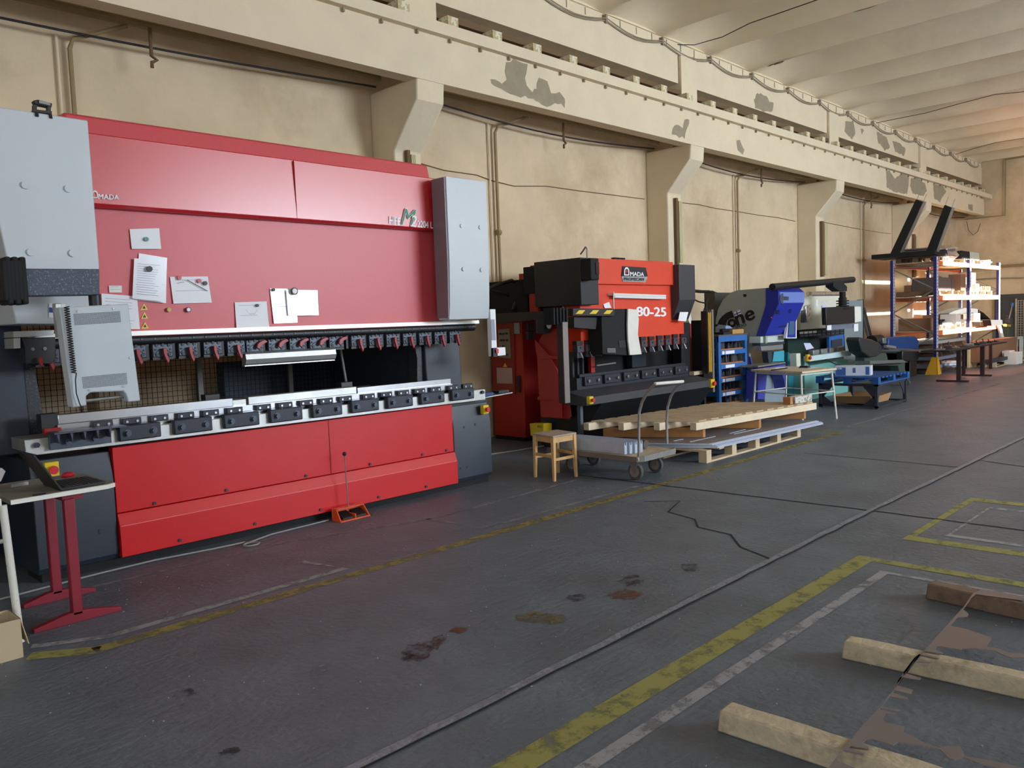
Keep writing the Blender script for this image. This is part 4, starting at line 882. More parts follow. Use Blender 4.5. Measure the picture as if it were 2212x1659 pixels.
# blue head
XA, XB = 12.25, 13.15
yu = P(1654, 624, 'x', XA).y; zt = P(1654,622,'x',XA).z; zl = P(1657,657,'x',XA).z; yl = P(1633,726,'x',XA).y; zb = P(1633,726,'x',XA).z
yf = yu-.22; ylf = P(1645,722,'x',XA).y-.06
g = MB(); g.prism([(XA, yu, zt), (XA, yf+.08, zt), (XA, yf, zt-.07), (XA, yf, zl), (XA, ylf, zb), (XA, yl, zb), (XA, yu, zl)], (XB-XA, 0, 0)); head = g.build('head', m3b, m3, bevel=.006, label='deep blue slanted head')
MB().box(XA+.03, XB-.0, yf-.006, yf, zl+.01, zt-.08).build('head_band', m3s, head)
YF = yf-.012
def on_slant(px, py):
    # lower blue face plane through (yf, zl) and (ylf, zb)
    n = Vector((0, (zl-zb), -(yf-ylf))); d = ray(px, py); p0 = Vector((0, yf-.004, zl)); t = (p0-EYE).dot(n)/d.dot(n); return EYE+d*t
text('one', P(1690,649,'y',YF), P(1704,649,'y',YF), P(1690,640,'y',YF), ink, head, 'lettering', .03)
g = MB()
for k in range(10):
    t0, t1 = math.pi*.5+math.pi*k/10, math.pi*.5+math.pi*(k+1)/10
    g.quad([P(1692+r_*math.cos(t)*.6, 645+r_*math.sin(t), 'y', YF) for r_, t in ((12, t0), (12, t1), (5, t1), (5, t0))])
g.build('emblem', ink, head, recalc=False)
text('oas', on_slant(1672,679), on_slant(1684,678), on_slant(1673,670), blkm, head, 'lettering', .01, .2)
text('O', on_slant(1704,676), on_slant(1709,676), on_slant(1704,668), blkm, head, 'lettering', .01, .2)
text('astOne.', on_slant(1681,708), on_slant(1701,706), on_slant(1682,703), blkm, head, 'lettering', .0, .2)
MB().cyl(on_slant(1667,686)+Vector((0, .01, 0)), on_slant(1667,686)-Vector((0, .004, 0)), .012, 10).build('red_mark', redp, head)
YM = 6.2
for nm, pts, m, Y, d in [('ram_block', [(1643,727),(1694,725),(1694,737),(1643,741)], mat('pale_ram', (196,208,204), .4), 6.3, .2),
    ('upper_clamps', [(1643,741),(1695,738),(1695,743),(1643,747)], gunm, 6.27, .15), ('punch_row', [(1644,748),(1692,744),(1692,754),(1645,758)], mat('grey_tools', (150,152,152), .4, .5), 6.27, .1),
    ('table_top', [(1638,790),(1697,782),(1697,785),(1638,794)], tube_g, 6.15, .3), ('base', [(1654,806),(1697,800),(1697,880),(1654,880)], mat('base_grey', (136,150,160), .5), 6.42, .4),
    ('table_front', [(1640,796),(1697,787),(1697,806),(1640,806)], m3v, 6.2, .1), ('front_leg', [(1638,800),(1658,800),(1652,862),(1637,862)], m3v, 6.2, .2), ('front_leg', [(1686,800),(1697,798),(1697,842),(1694,820)], m3v, 6.2, .2)]:
    plate(nm, pts, Y, d, m, m3, .003)
plate('anvil', [(1658,760),(1668,759),(1668,772),(1666,784),(1661,784),(1659,772)], 6.33, .1, gunm, m3)
plate('cyan_guard', [(1672,760),(1694,757),(1694,780),(1669,781)], 6.5, .01, cyan, m3, 0, 'translucent cyan film guard')
scn = plate('screen_panel', [(1704,685),(1721,684),(1721,731),(1698,731)], 6.15, .05, wink, m3, .003, 'white framed side screen')
plate('screen_border', [(1704,688),(1719,687),(1719,729),(1701,729)], 6.145, .004, m3b, scn); plate('screen', [(1706,693),(1716,692),(1716,723),(1703,723)], 6.138, .004, glass_d, scn)
# long black arm with its own screen
YA = 6.0
a, b = P(1668,620,'y',YA), P(1842,604,'y',YA)
MB().cyl((a.x, YA, a.z), (b.x, YA, b.z), .055, 14).build('pendant_arm', blk, m3)
plate('arm_elbow', [(1800,606),(1803,603),(1818,606),(1830,618),(1829,629),(1815,627),(1800,617)] if False else [(1800,607),(1818,606),(1830,619),(1830,629),(1813,629),(1800,619)], YA-.06, .14, blkm, m3, .006)
q = P(1820,630,'y',YA); q2 = P(1821,662,'y',YA)
zs = [q.z+(q2.z-q.z)*i/10 for i in range(11)]
g = MB(); g.cyl((q.x, YA, q.z), (q.x, YA, zs[4]), .055, 14); g.cyl((q.x, YA, zs[4]), (q.x, YA, q2.z), .07, 14)
for i in range(4): g.cyl((q.x, YA, zs[4]-.05-.045*i), (q.x, YA, zs[4]-.07-.045*i), .11, 16)
g.build('arm_bellows', blkm, m3)
sb = plate('rear_screen', [(1784,664),(1846,661),(1847,698),(1785,702)], YA-.05, .08, blk, m3, .012, 'black back of the hanging screen')
plate('screen_side', [(1847,662),(1860,662),(1861,694),(1847,697)], YA-.04, .08, white2, sb, .006)
plate('screen_shelf', [(1786,702),(1852,698),(1852,708),(1786,714)], YA+.02, .02, mat('shelf_grey', (110,116,132), .5), sb); plate('white_tag', [(1787,703),(1796,702),(1796,713),(1787,713)], YA-.0, .01, white, sb); plate('white_tag', [(1845,700),(1854,699),(1854,715),(1845,716)], YA, .01, white, sb)
# ---------------------------------------------------------------- cream and teal machine
m4 = thing('press_brake', 'cream and teal press brake furthest along the wall, behind the white table', 'press brake', (15.3, 7.0, 0))
Y4 = 6.6
hd = plate('ram', [(1728,650),(1732,643),(1758,638),(1825,636),(1825,706),(1728,713)], Y4, .5, cream, m4, .01, 'cream ram with rounded corner')
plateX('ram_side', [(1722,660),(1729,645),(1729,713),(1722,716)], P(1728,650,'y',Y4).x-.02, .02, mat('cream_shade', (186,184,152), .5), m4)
for nm, pts, m, Y, d in [('holder_rail', [(1727,713),(1824,706),(1824,722),(1727,728)], blkm, Y4-.02, .1),
  ('base_panel', [(1738,778),(1748,790),(1832,776),(1832,884),(1738,884)], teal, 6.55, .5), ('sloping_tray', [(1747,770),(1837,757),(1839,768),(1748,781)], mat('pale_tray', (196,220,222), .3), 6.3, .1),
  ('side_column', [(1823,650),(1864,648),(1864,790),(1823,795)], mat('column_grey', (128,142,144), .5), 6.9, .6), ('side_panel', [(1702,760),(1720,772),(1740,775),(1740,884),(1702,884)], tealb, 6.75, .4), ('throat_panel', [(1702,716),(1745,714),(1745,775),(1720,772),(1702,760)], teald, 7.0, .1),
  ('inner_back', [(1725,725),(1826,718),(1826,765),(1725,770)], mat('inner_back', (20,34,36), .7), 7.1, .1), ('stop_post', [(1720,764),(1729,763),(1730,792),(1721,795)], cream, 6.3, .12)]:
    plate(nm, pts, Y, d, m, m4, .003)
for k in range(10):
    x0 = 1728.5+k*9.6; yy = 717-k*.75
    plate('punch_holder', [(x0,yy),(x0+7,yy-.6),(x0+7,yy+4),(x0,yy+4.6)], Y4-.03, .05, wink if k < 4 else gunm, m4)
    plate('lower_clamp', [(x0,yy+7),(x0+7,yy+6.4),(x0+7,yy+10),(x0,yy+10.6)], Y4-.03, .05, gunm, m4)
for k in range(4): plate('die_block', [(1757+k*18,757-k*2.3),(1770+k*18,755-k*2.3),(1770+k*18,765-k*2.3),(1757+k*18,767-k*2.3)], 6.42, .1, mat('grey_tools', (150,152,152), .4, .5), m4, .01)
plate('blue_backstop', [(1791,728),(1824,722),(1826,762),(1791,762)], 6.9, .05, blue, m4); plate('backstop_window', [(1797,735),(1820,731),(1820,758),(1797,758)], 6.88, .02, gunm, m4)
q = P(1815,0,'y',6.4)
text('PROMECAM', P(1769,655,'y',Y4-.003), P(1793,654,'y',Y4-.003), P(1769,650,'y',Y4-.003), wink, hd, 'lettering', .02)
g = MB(); g.prism(xz([(1762,647),(1767,647),(1767,660),(1765,664),(1761,658),(1763,656)], Y4-.004), (0, -.002, 0)); g.build('arrow_mark', wink, hd)
plate('dark_pad', [(1731,671),(1738,670),(1739,697),(1731,697)], Y4-.02, .02, gunm, hd); 
q = P(1736,691,'y',Y4)
qe = P(1744,773,'y',6.28); estop(m4, qe.x, 6.3, qe.z, .1)
plate('foil_tube', [(1741,660),(1752,657),(1753,690),(1744,697),(1742,680)], Y4-.05, .04, foil, m4, .01, 'silver foil pouch'); plate('lilac_sheet', [(1776,660),(1786,658),(1786,690),(1777,690)], Y4-.02, .01, mat('lilac_paper', (200,204,232), .5), m4)
q1, q2 = P(1777,642,'y',6.4), P(1836,640,'y',6.4); r = thing('film_roll', 'shiny foil wrapped roll lying on top of the cream press brake', 'roll', (q1.x+.5, 6.5, q1.z)); MB().cyl((q1.x, 6.65, q1.z+.06), (q2.x, 6.65, q2.z+.05), .06, 12).build('wrapped_roll', foil, r); 
paper([(1736,741),(1750,741),(1757,752),(1741,756)], 'creased lilac sheet lying at the left end of the cream press brake', mat('lilac_paper', (200,204,232), .5), 0, 6.28)
MB().box(P(1861,700,'y',7.5).x, P(1866,700,'y',7.5).x, 7.5, 7.6, 0, P(1863,647,'y',7.5).z).build('dark_post', blkm, label='dark square post right of the cream press brake', cat='post')
for i, (a_, b_) in enumerate((((1866,665),(1886,745)), ((1864,680),(1878,740)))):
    u, v = P(*a_, 'y', 8.2-.3*i), P(*b_, 'y', 8.1-.3*i); v = u+(v-u)*((u.z-.02)/(u.z-v.z)); MB().cyl(u, v, .035, 8).build('leaning_bar', mat('bar_grey', (88,90,92), .5, .5), label='%s steel bar leaning beside the dark post' % ('longer', 'shorter')[i], cat='bar')
# ---------------------------------------------------------------- stool
def V(*a): return Vector(a)
s4 = [V(6.16,5.75,0), V(6.09,5.40,0), V(6.44,5.38,0), V(6.51,5.71,0)]; sc = sum(s4, Vector())/4
r = thing('stool', 'square wooden stool of varnished beech beside the flat cart', 'stool', sc)
def inset(k, z): return [V(*(sc+(p-sc)*k).xy, z) for p in s4]
g = MB(); g.hexa(inset(1.0, .445)+inset(1.0, .462)); g.build('seat', mat('worn_seat', (176,160,146), .5, var=.1, scale=10), r, bevel=.005)
ap = inset(.86, 0)
g = MB()
def bar(g, a, b, w, z0, z1):
    a, b = V(*a.xy, 0), V(*b.xy, 0); t = (b-a).normalized(); n = V(-t.y, t.x, 0)*w/2
    g.hexa([V(*q.xy, z0) for q in (a-n, b-n, b+n, a+n)]+[V(*q.xy, z1) for q in (a-n, b-n, b+n, a+n)])
for i in range(4):
    g = MB(); bar(g, ap[i], ap[(i+1) % 4], .018, .385, .445); g.build('apron', wood_l, r, bevel=.002)
    g = MB(); z = .2 if i % 2 else .23; bar(g, ap[i], ap[(i+1) % 4], .016, z, z+.03); g.build('stretcher', wood_l, r, bevel=.002)
for i in range(4):
    c = ap[i]; k = (c-V(*sc.xy, 0)).normalized()*.012; g = MB(); w_ = .02
    g.hexa([c+k+V(dx*.013, dy*.013, 0) for dx, dy in ((-1,-1),(1,-1),(1,1),(-1,1))]+[c+V(dx*w_, dy*w_, .445) for dx, dy in ((-1,-1),(1,-1),(1,1),(-1,1))]); g.build('leg', wood_l, r, bevel=.002)
# ---------------------------------------------------------------- flat cart with bars
r = thing('platform_cart', 'flat wooden platform cart with bent tube handle and rubber wheels', 'cart', (6.85, 5.25, 0))
cx0, cx1, cy0, cy1 = 6.5, 7.17, 4.66, 5.85
MB().box(cx0, cx1, cy0, cy1, .215, .25).build('deck', wood_g, r, bevel=.003)
g = MB(); pts = [(cx0+.0, cy0+.02), (cx0+.06, cy0-.025), (cx1-.06, cy0-.025), (cx1, cy0+.03)]
for (a, b), (c, d) in zip(pts, pts[1:]): bar(g, V(a, b, 0), V(c, d, 0), .012, .205, .262)
g.build('front_rim', tube_g, r)
MB().box(cx0-.006, cx0, cy0+.02, cy1, .205, .256).build('side_rim', mat('side_rim', (120,108,100), .6), r)
h1 = [P(x, y, 'x', cx0+.04) for x, y in ((1380,986),(1380,930),(1381,890),(1387,868),(1398,848),(1415,829))]
h2 = [P(x, y, 'x', cx1-.03) for x, y in ((1441,958),(1440,910),(1442,880),(1449,856),(1460,838),(1475,824))]
hs = MB().tube(h1, .014, 10).build('handle_upright', tube_g, r); MB().tube(h2, .014, 10).build('handle_upright', tube_g, r)
MB().cyl(h1[-1], h2[-1], .016, 10).build('handle_bar', white2, r)
for wx, wy in ((6.62, 4.78), (7.06, 4.84), (6.62, 5.6), (7.06, 5.66)):
    g = MB(); g.cyl((wx-.02, wy, .085), (wx+.02, wy, .085), .085, 28); w_ = g.build('wheel', rubber, r, bevel=.006)
    g = MB(); g.cyl((wx-.024, wy, .085), (wx+.024, wy, .085), .055, 20); g.build('rim', mat('rim_grey', (150,144,138), .5, .3), w_)
    g = MB(); g.prism([(wx-.03, wy-.05, .21), (wx-.03, wy+.06, .21), (wx-.03, wy+.02, .07), (wx-.03, wy-.02, .07)], (.005, 0, 0)); g.box(wx-.03, wx+.03, wy-.05, wy+.06, .2, .215); g.build('fork', tube_g, r)
for k, (px, lab) in enumerate(((1342, 'galvanised forked profile bar on the cart, leftmost of four'), (1358, 'galvanised forked profile bar on the cart, second from left'), (1367, 'galvanised forked profile bar on the cart, third from left'), (1376, 'galvanised forked profile bar on the cart, nearest the handle'))):
    q = P(px, 976, 'z', .25); x, y0 = q.x, 4.84+.05*k; w_ = .022
    prof = [(-w_, 0), (w_, 0), (w_, .10), (.014, .125), (.008, .09), (0, .085), (-.008, .09), (-.014, .125), (-w_, .10)]
    xx = 6.60+.062*k; y0 = 4.88-.02*k
    g = MB(); g.prism([(xx+a, y0, .252+b) for a, b in prof], (0, .9, 0)); o = g.build('profile_bar', galv, label=lab, cat='bar', group='forked profile bars on the cart')
MB().cyl((6.98, 4.9, .30), (6.98, 5.5, .30), .045, 20).build('roller', mat('roller_grey', (96,88,84), .6, .3), label='dark grey roller lying on the cart beside the bars', cat='roller')
# ---------------------------------------------------------------- pallet with steel sheets, wooden frame on top
def pallet(name, x0, x1, y0, y1, z, m, label, nb=3, h=.14, group=None, boards=7):
    r = thing(name, label, 'pallet', ((x0+x1)/2, (y0+y1)/2, z), group)
    for i in range(3):
        yy = y0+(y1-y0-.1)*i/2; MB().box(x0, x1, yy, yy+.1, z, z+.02).build('runner', m, r)
        for k in range(nb): xx = x0+(x1-x0-.1)*k/(nb-1); MB().box(xx, xx+.1, yy, yy+.1, z+.02, z+h-.022).build('block', m, r)
    for k in range(boards): xx = x0+(x1-x0-.1)*k/(boards-1); MB().box(xx, xx+.1, y0, y1, z+h-.022, z+h).build('deck_board', m, r)
    return r
pallet('wooden_pallet', 7.80, 10.12, 4.68, 5.9, 0, wood, 'long pine pallet on the floor under the stack of steel sheets', 5, .138, boards=9)
uD = (V(10.33, 4.55, 0)-V(7.93, 4.70, 0)).normalized(); vD = (V(7.62, 5.3, 0)-V(7.93, 4.70, 0)).normalized()
for k in range(8):
    a = V(8.02-.012*k+random.uniform(-.03, .03), 4.66+.006*k+random.uniform(-.01, .01), .139+.0078*k); b = a+uD*2.42; c = b+vD*1.25; d = a+vD*1.25
    hx = MB().hexa([a, b, c, d]+[p+V(0, 0, .0062) for p in (a, b, c, d)]); hx.mi = [0, 0, 1, 1, 1, 1]; o = hx.build('steel_sheet', [mat('stack_sheet', (128,122,122), .45, .3, var=.1, scale=3), mat('sheet_edge', (206,214,236), .35, .2)], cat='sheet', group='stacked steel sheets under the wooden frame')
    o['label'] = 'flat grey steel sheet on the long pallet, %s' % ['bottom one', 'second from the bottom', 'third from the bottom', 'fourth from the bottom', 'fourth from the top', 'third from the top', 'second from the top', 'topmost'][k]
z0 = .203
for k, (p, q) in enumerate((((1455,953),(1475,949)),((1490,955),(1545,943)),((1585,938),(1640,926)),((1575,937),(1610,928)))):
    a, b = P(*p, 'z', z0), P(*q, 'z', z0); g = MB(); bar(g, a, b, .012, z0, z0+.006); g.build('sheet_strip', galv, label=['short bright strip at the left', 'bright strip left of middle', 'long bright strip right of middle', 'second bright strip right of middle'][k]+' on top of the steel sheet stack', cat='strip')
A, B, C = P(1272,930,'z',.32), P(1504,930,'z',.32), P(1764,884,'z',.32)
u, v = C-B, A-B; un, vn = u.normalized(), v.normalized(); n_ = V(-un.y, un.x, 0)
r = thing('slatted_pallet', 'long skewed pine pallet of slats lying on the steel sheet stack', 'pallet', (B+C+A+(A+C-B))/4-V(0, 0, .0))
for k in range(4):
    o0 = B+v*(k/3); g = MB(); w_ = n_*.085
    g.hexa([o0, o0+u, o0+u+w_, o0+w_]+[p+V(0, 0, .085) for p in (o0, o0+u, o0+u+w_, o0+w_)]); g.build('joist', mat('fresh_pine', (224,208,180), .65, var=.08, scale=7), r, bevel=.002)
for k in range(11):
    o0 = B+u*(.045+.089*k); g = MB(); w_ = un*.14; e = v*.03
    g.hexa([o0+e, o0+w_+e, o0+w_+v*1.03, o0+v*1.03]); 
    g = MB(); b4 = (o0+e, o0+w_+e, o0+w_+v*1.04, o0+v*1.04); g.hexa([p+V(0, 0, .086) for p in b4]+[p+V(0, 0, .104) for p in b4]); g.build('slat', mat('frame_slat', (184,162,132), .75, var=.16, scale=6), r, bevel=.001)
for k, px in enumerate((1519, 1640, 1737)):
    a = P(px, (945, 925, 905)[k], 'z', z0); g = MB(); w_ = un*.045; top = .318
    b4 = [a, a+w_, a+w_+v*.95, a+v*.95]; g.hexa([V(*p.xy, z0) for p in b4]+[V(*p.xy, top) for p in b4]); g.build('timber_bearer', wood_b, label='reddish brown timber bearer under the pine frame, %s' % ('nearest the cart', 'in the middle', 'at the far right end')[k], cat='timber', bevel=.002)
a = P(1718, 872, 'z', .43); q = [a, a+V(.36, -.06, 0), a+V(.38, .04, 0), a+V(.02, .1, 0)]
g = MB(); g.hexa([p for p in q]+[p+V(0, 0, .09) for p in q]); g.build('pale_block', mat('painted_timber', (200,200,192), .7, rgb2=(130,124,112), thr=.56, scale=20), label='short grey painted timber block on the far end of the pine frame', cat='block')
q = [p+V(-.1, .02, 0) for p in (a, a+V(.07, 0, 0), a+V(.07, .1, 0), a+V(0, .1, 0))]; g = MB(); g.hexa(q+[p+V(0, 0, .09) for p in q]); g.build('brown_block', wood_b, label='small brown wood block beside the grey painted one', cat='block')
# ---------------------------------------------------------------- blue tool rack
rx0, rx1, ry0, ry1 = 11.24, 12.14, 6.5, 6.9
r = thing('tool_rack', 'narrow blue steel tool rack with five shelves of press tools', 'rack', ((rx0+rx1)/2, (ry0+ry1)/2, 0))
for x in (rx0, rx1-.07):
    for y in (ry0, ry1-.05): MB().box(x, x+.07, y, y+.05, 0, 1.3).build('upright', blue, r)
MB().box(rx0-.01, rx1+.02, ry0-.01, ry1, 1.29, 1.31).build('top_shelf', mat('rack_top', (92,84,76), .7), r); MB().box(rx0, rx1, ry0-.005, ry0+.02, 1.2, 1.29).build('top_rail', blue, r)
lv = []
for k, py in enumerate((760, 790, 819.5, 849, 877)):
    z = P(1575, py, 'y', ry0).z; lv.append(z+.03)
    sh = MB().box(rx0+.05, rx1-.02, ry0-.004, ry1, z-.04, z+.03).build('shelf', blue, r)
    MB().box(rx0+.08, rx1-.1, ry0+.02, ry1-.05, z+.03, z+.05).build('wood_insert', mat('insert_wood', (170,110,72), .7), sh)
    if k < 4:
        for a, b in (((.1, .17), (.2, .48)) if k != 1 else ((.2, .48),)): MB().box(rx0+a, rx0+b, ry0-.007, ry0-.004, z-.03, z+.018).build('shelf_label', white, sh)
steps = ['top', 'second', 'third', 'fourth', 'lowest']
tg, tk = mat('tool_grey', (92,92,98), .4, .6, var=.2, scale=20), mat('tool_dark', (52,52,56), .45, .5)
for k, z in enumerate(lv):
    n = 13 if k < 3 else 9
    for i in range(n):
        x = rx0+.12+(rx1-rx0-.28)*i/(n-1); h = random.uniform(.06, .15) if k != 1 else random.uniform(.08, .17); w_ = random.uniform(.012, .026)
        if i % 4 == 3: w_ *= 1.6; h *= .8
        g = MB(); y = ry0+.04+random.uniform(0, .06)
        g.prism([(x-w_, y, z+.021), (x+w_, y, z+.021), (x+w_*.8, y, z+.02+h*.55), (x+w_*.25, y, z+.02+h), (x-w_*.3, y, z+.02+h*.9), (x-w_*.9, y, z+.02+h*.5)], (0, random.uniform(.05, .2), 0))
        g.build('press_tool', random.choice((tg, tk, gunm)), label='small grey press tool standing on the %s shelf of the blue rack' % steps[k], cat='tool', group='press tools on the %s shelf' % steps[k])
g = MB(); g.box(12.0-.28, 12.08, 6.52, 6.75, 1.311, 1.38); o = g.build('carton', mat('ochre_carton', (184,142,84), .75), label='small ochre carton on top of the blue tool rack', cat='box', bevel=.003)
g = MB(); g.box(11.45, 11.85, 6.53, 6.7, 1.311, 1.35); g.cyl((11.5, 6.6, 1.37), (11.85, 6.6, 1.38), .03, 10); g.build('black_tool', tk, label='black hand tool lying on top of the blue tool rack', cat='tool')
g = MB(); g.hexa([(11.5,6.52,1.40),(11.72,6.52,1.40),(11.74,6.7,1.42),(11.54,6.7,1.42),(11.53,6.53,1.45),(11.66,6.53,1.44),(11.68,6.68,1.46),(11.56,6.68,1.47)]); g.build('blue_bag', mat('blue_white', (128,150,190), .5), label='crumpled blue and white bag on the black hand tool', cat='bag')
# ---------------------------------------------------------------- white table
T = [V(11.56,6.13,0), V(11.25,5.17,0), V(12.09,5.02,0), V(12.4,5.98,0)]; tc = sum(T, Vector())/4
r = thing('table', 'worn square table with thin white tube legs behind the pine frame', 'table', tc)
g = MB(); g.hexa([V(*p.xy, .735) for p in T]+[V(*p.xy, .765) for p in T]); g.build('tabletop', mat('cream_board', (206,190,160), .6, var=.12, scale=6), r, bevel=.003)
ins = [tc+(p-tc)*.88 for p in T]
for i in range(4): a, b = ins[i], ins[(i+1) % 4]; MB().cyl(V(*a.xy, .71), V(*b.xy, .71), .012, 8).build('frame_tube', whitep, r)
for i in range(4):
    a = ins[i]; b = tc+(a-tc)*1.12; MB().cyl(V(*a.xy, .73), V(*b.xy, 0), .015, 10).build('leg', whitep, r)
for i in range(4): k = .42; a, b = [V(*(tc+(q-tc)*1.06).xy, k) for q in (ins[i], ins[(i+1) % 4])]; MB().cyl(a, b, .009, 8).build('stretcher', whitep, r)
for k, (dx, dy, w_, d_, m, nm, lab) in enumerate(((-.25,.1,.5,.02,blkm,'long_bar','thin black bar lying across the left of the worn white legged table'), (.2,-.15,.3,.16,mat('lilac_paper',(200,204,232),.5),'paper_sheet','lilac sheet lying on the worn white legged table'), (.1,.3,.3,.1,white,'paper_sheet','white sheet at the back of the worn white legged table'))):
    c = V(tc.x+dx, tc.y+dy, .766); MB().box(c.x-w_/2, c.x+w_/2, c.y-d_/2, c.y+d_/2, c.z, c.z+(.004 if m is not blkm else .015)).build(nm, m, label=lab, cat='bar' if m is blkm else 'paper')
MB().hexa([(11.95,5.4,.766),(12.05,5.4,.766),(12.05,5.55,.766),(11.95,5.55,.766),(11.96,5.42,.80),(12.04,5.42,.80),(12.04,5.53,.80),(11.96,5.53,.80)]).build('hand_tool', tk, label='small dark clamp on the worn white legged table', cat='tool')
# ---------------------------------------------------------------- steel stand with blue pallet
sx0, sx1, sy0, sy1 = 13.5, 14.85, 4.95, 5.92
r = thing('steel_stand', 'dark steel stand with gusseted legs carrying a blue pallet', 'stand', ((sx0+sx1)/2, (sy0+sy1)/2, 0))
dk = mat('stand_steel', (54,58,68), .5, .3)
for x in (sx0, sx1-.05):
    for y in (sy0, sy1-.05):
        MB().box(x, x+.05, y, y+.05, 0, .40).build('leg', dk, r)
for a in ((sx0, sx1, sy0, sy0+.05), (sx0, sx1, sy1-.05, sy1), (sx0, sx0+.05, sy0, sy1), (sx1-.05, sx1, sy0, sy1)):
    MB().box(*a, .37, .41).build('top_rail', dk, r); MB().box(*a, .02, .05).build('bottom_rail', dk, r)
for x, sgn in ((sx0+.02, 0),):
    for y, s in ((sy0+.05, 1), (sy1-.05, -1)):
        MB().prism([(x, y, .38), (x, y+.2*s, .38), (x, y, .15)], (.01, 0, 0)).build('gusset', dk, r); MB().prism([(x, y, .05), (x, y+.2*s, .05), (x, y, .22)], (.01, 0, 0)).build('gusset', dk, r)
for x, s in ((sx0+.05, 1), (sx1-.05, -1)): MB().prism([(x, sy0+.02, .38), (x+.25*s, sy0+.02, .38), (x, sy0+.02, .12)], (0, .01, 0)).build('gusset', dk, r)
pallet('blue_pallet', sx0-.04, sx1+.04, sy0-.03, sy1+.03, .41, blue_p, 'worn blue pallet on the dark steel stand', 3, .115, boards=9)
bx = thing('product_box', 'white and blue printed box on the blue pallet', 'box', (13.75, 5.4, .526))
a, b = P(1804,812,'z',.526), P(1881,811.5,'z',.526)
bb = MB().hexa([a, b, b+V(.25, .06, 0), a+V(.25, .06, 0)]+[p+V(0, 0, .165) for p in (a, b, b+V(.25, .06, 0), a+V(.25, .06, 0))]).build('carton_body', mat('box_white', (196,204,216), .6), bx, bevel=.004)
d = b-a; nn = V(-d.y, d.x, 0).normalized()*(-.003)
if nn.dot(EYE-a) < 0: nn = -nn
def onbox(u0, u1, w0, w1, m, nm): MB().quad([a+d*uu+V(0, 0, .165*ww)+nn for uu, ww in ((u0, w0), (u1, w0), (u1, w1), (u0, w1))]).build(nm, m, bb, recalc=False)
lb = mat('box_blue', (40,84,150), .5); onbox(.02, .3, .05, .85, lb, 'blue_panel'); onbox(.86, .96, .1, .9, lb, 'blue_mark'); onbox(.5, .58, .3, .8, mat('box_print', (80,100,140), .6), 'drawing')
text('TORK', a+d*.05+V(0, 0, .11)+nn*1.5, a+d*.2+V(0, 0, .11)+nn*1.5, a+d*.05+V(0, 0, .135)+nn*1.5, wink, bb, 'lettering', .03)
for pts, lab in (([(1783,777),(1806,787),(1826,790)], 'thin black rod sticking up behind the printed box'),): wire_on(pts, 'y', 5.7, 'rod', lab, .008, blkm)['category'] = 'rod'
g = MB(); cx, cy = 14.15, 5.45; w_ = mat('carton_inside', (150,118,84), .8)
g.hexa([(cx-.35,cy-.3,.05),(cx+.4,cy-.3,.05),(cx+.4,cy+.3,.05),(cx-.35,cy+.3,.05),(cx-.35,cy-.3,.06),(cx+.4,cy-.3,.06),(cx+.4,cy+.3,.06),(cx-.35,cy+.3,.06)])
for q in (((cx-.35,cy-.3),(cx+.4,cy-.3),(0,-.05)),((cx+.4,cy-.3),(cx+.4,cy+.3),(.05,0)),((cx+.4,cy+.3),(cx-.35,cy+.3),(0,.05)),((cx-.35,cy+.3),(cx-.35,cy-.3),(-.08,0))):
    (a1_, b1_), (a2_, b2_), (ox, oy) = q; g.prism([(a1_, b1_, .05), (a2_, b2_, .05), (a2_+ox, b2_+oy, .19), (a1_+ox, b1_+oy, .17)], (.004, .004, 0))
g.build('open_carton', card, label='open flattened brown carton lying inside the steel stand', cat='box')
# ---------------------------------------------------------------- band saw and motor
r = thing('band_saw', 'dark band saw with rounded wheel covers right of the cream press brake', 'saw', (15.9, 6.1, 0))
sw_ = mat('saw_dark', (40,42,42), .5)
YS = 6.0
plate('base', [(1868,790),(1868,756),(1935,756),(1965,775),(1965,812),(1945,812),(1940,790)], YS, .18, greenm, r, .01)
plate('wheel_cover', [(1856,735),(1858,728),(1884,733),(1898,740),(1908,750),(1905,762),(1895,770),(1880,772),(1862,760)], YS-.12, .25, sw_, r, .02)
plate('saw_arm', [(1895,749),(1940,753),(1985,755),(1985,762),(1940,760),(1900,760)], YS-.08, .15, mat('arm_grey', (74,76,76), .4), r, .008)
plate('drive_cover', [(1950,757),(1984,757),(1988,766),(1984,778),(1970,781),(1950,778)], YS-.12, .25, blk, r, .02)
plate('vise', [(1914,762),(1944,762),(1940,778),(1918,778)], YS, .2, mat('vise_grey', (110,112,110), .4, .4), r, .006)
plate('table', [(1880,780),(1950,777),(1962,783),(1880,787)], YS-.15, .3, mat('saw_table', (130,134,132), .3, .5), r, .004)
q0, q1 = P(1912,748,'y',YS-.2), P(1933,751,'y',YS-.2); MB().cyl(q0, q1, .03, 12).build('handle_grip', tube_g, r)
q = P(1959,815,'y',YS); MB().cyl((q.x-.02, YS, .06), (q.x+.04, YS, .06), .06, 16).build('castor', rubber, r)
MB().box(P(1955,800,'y',YS).x, P(1966,800,'y',YS).x, YS, YS+.3, .1, .5).build('leg', greenm, r)
r = thing('gear_motor', 'blue gear motor unit with black cylinder between the saw and the rack', 'motor', (19.3, 6.6, .0))
YM_ = 6.7
plate('gearbox', [(1920,730),(1945,727),(1978,727),(1985,735),(1985,755),(1920,757)], YM_, .5, bluem, r, .03)
q = P(1902,737,'y',YM_); MB().cyl((q.x, YM_+.2, q.z), (q.x+.5, YM_+.2, q.z), .13, 18).build('motor_cylinder', blk, r)
plate('grey_end', [(1908,730),(1921,729),(1921,742),(1908,742)], YM_+.05, .3, tube_g, r, .01)
x0, x1 = P(1925,750,'y',YM_).x, P(1980,750,'y',YM_).x; zt_ = P(1950,757,'y',YM_).z
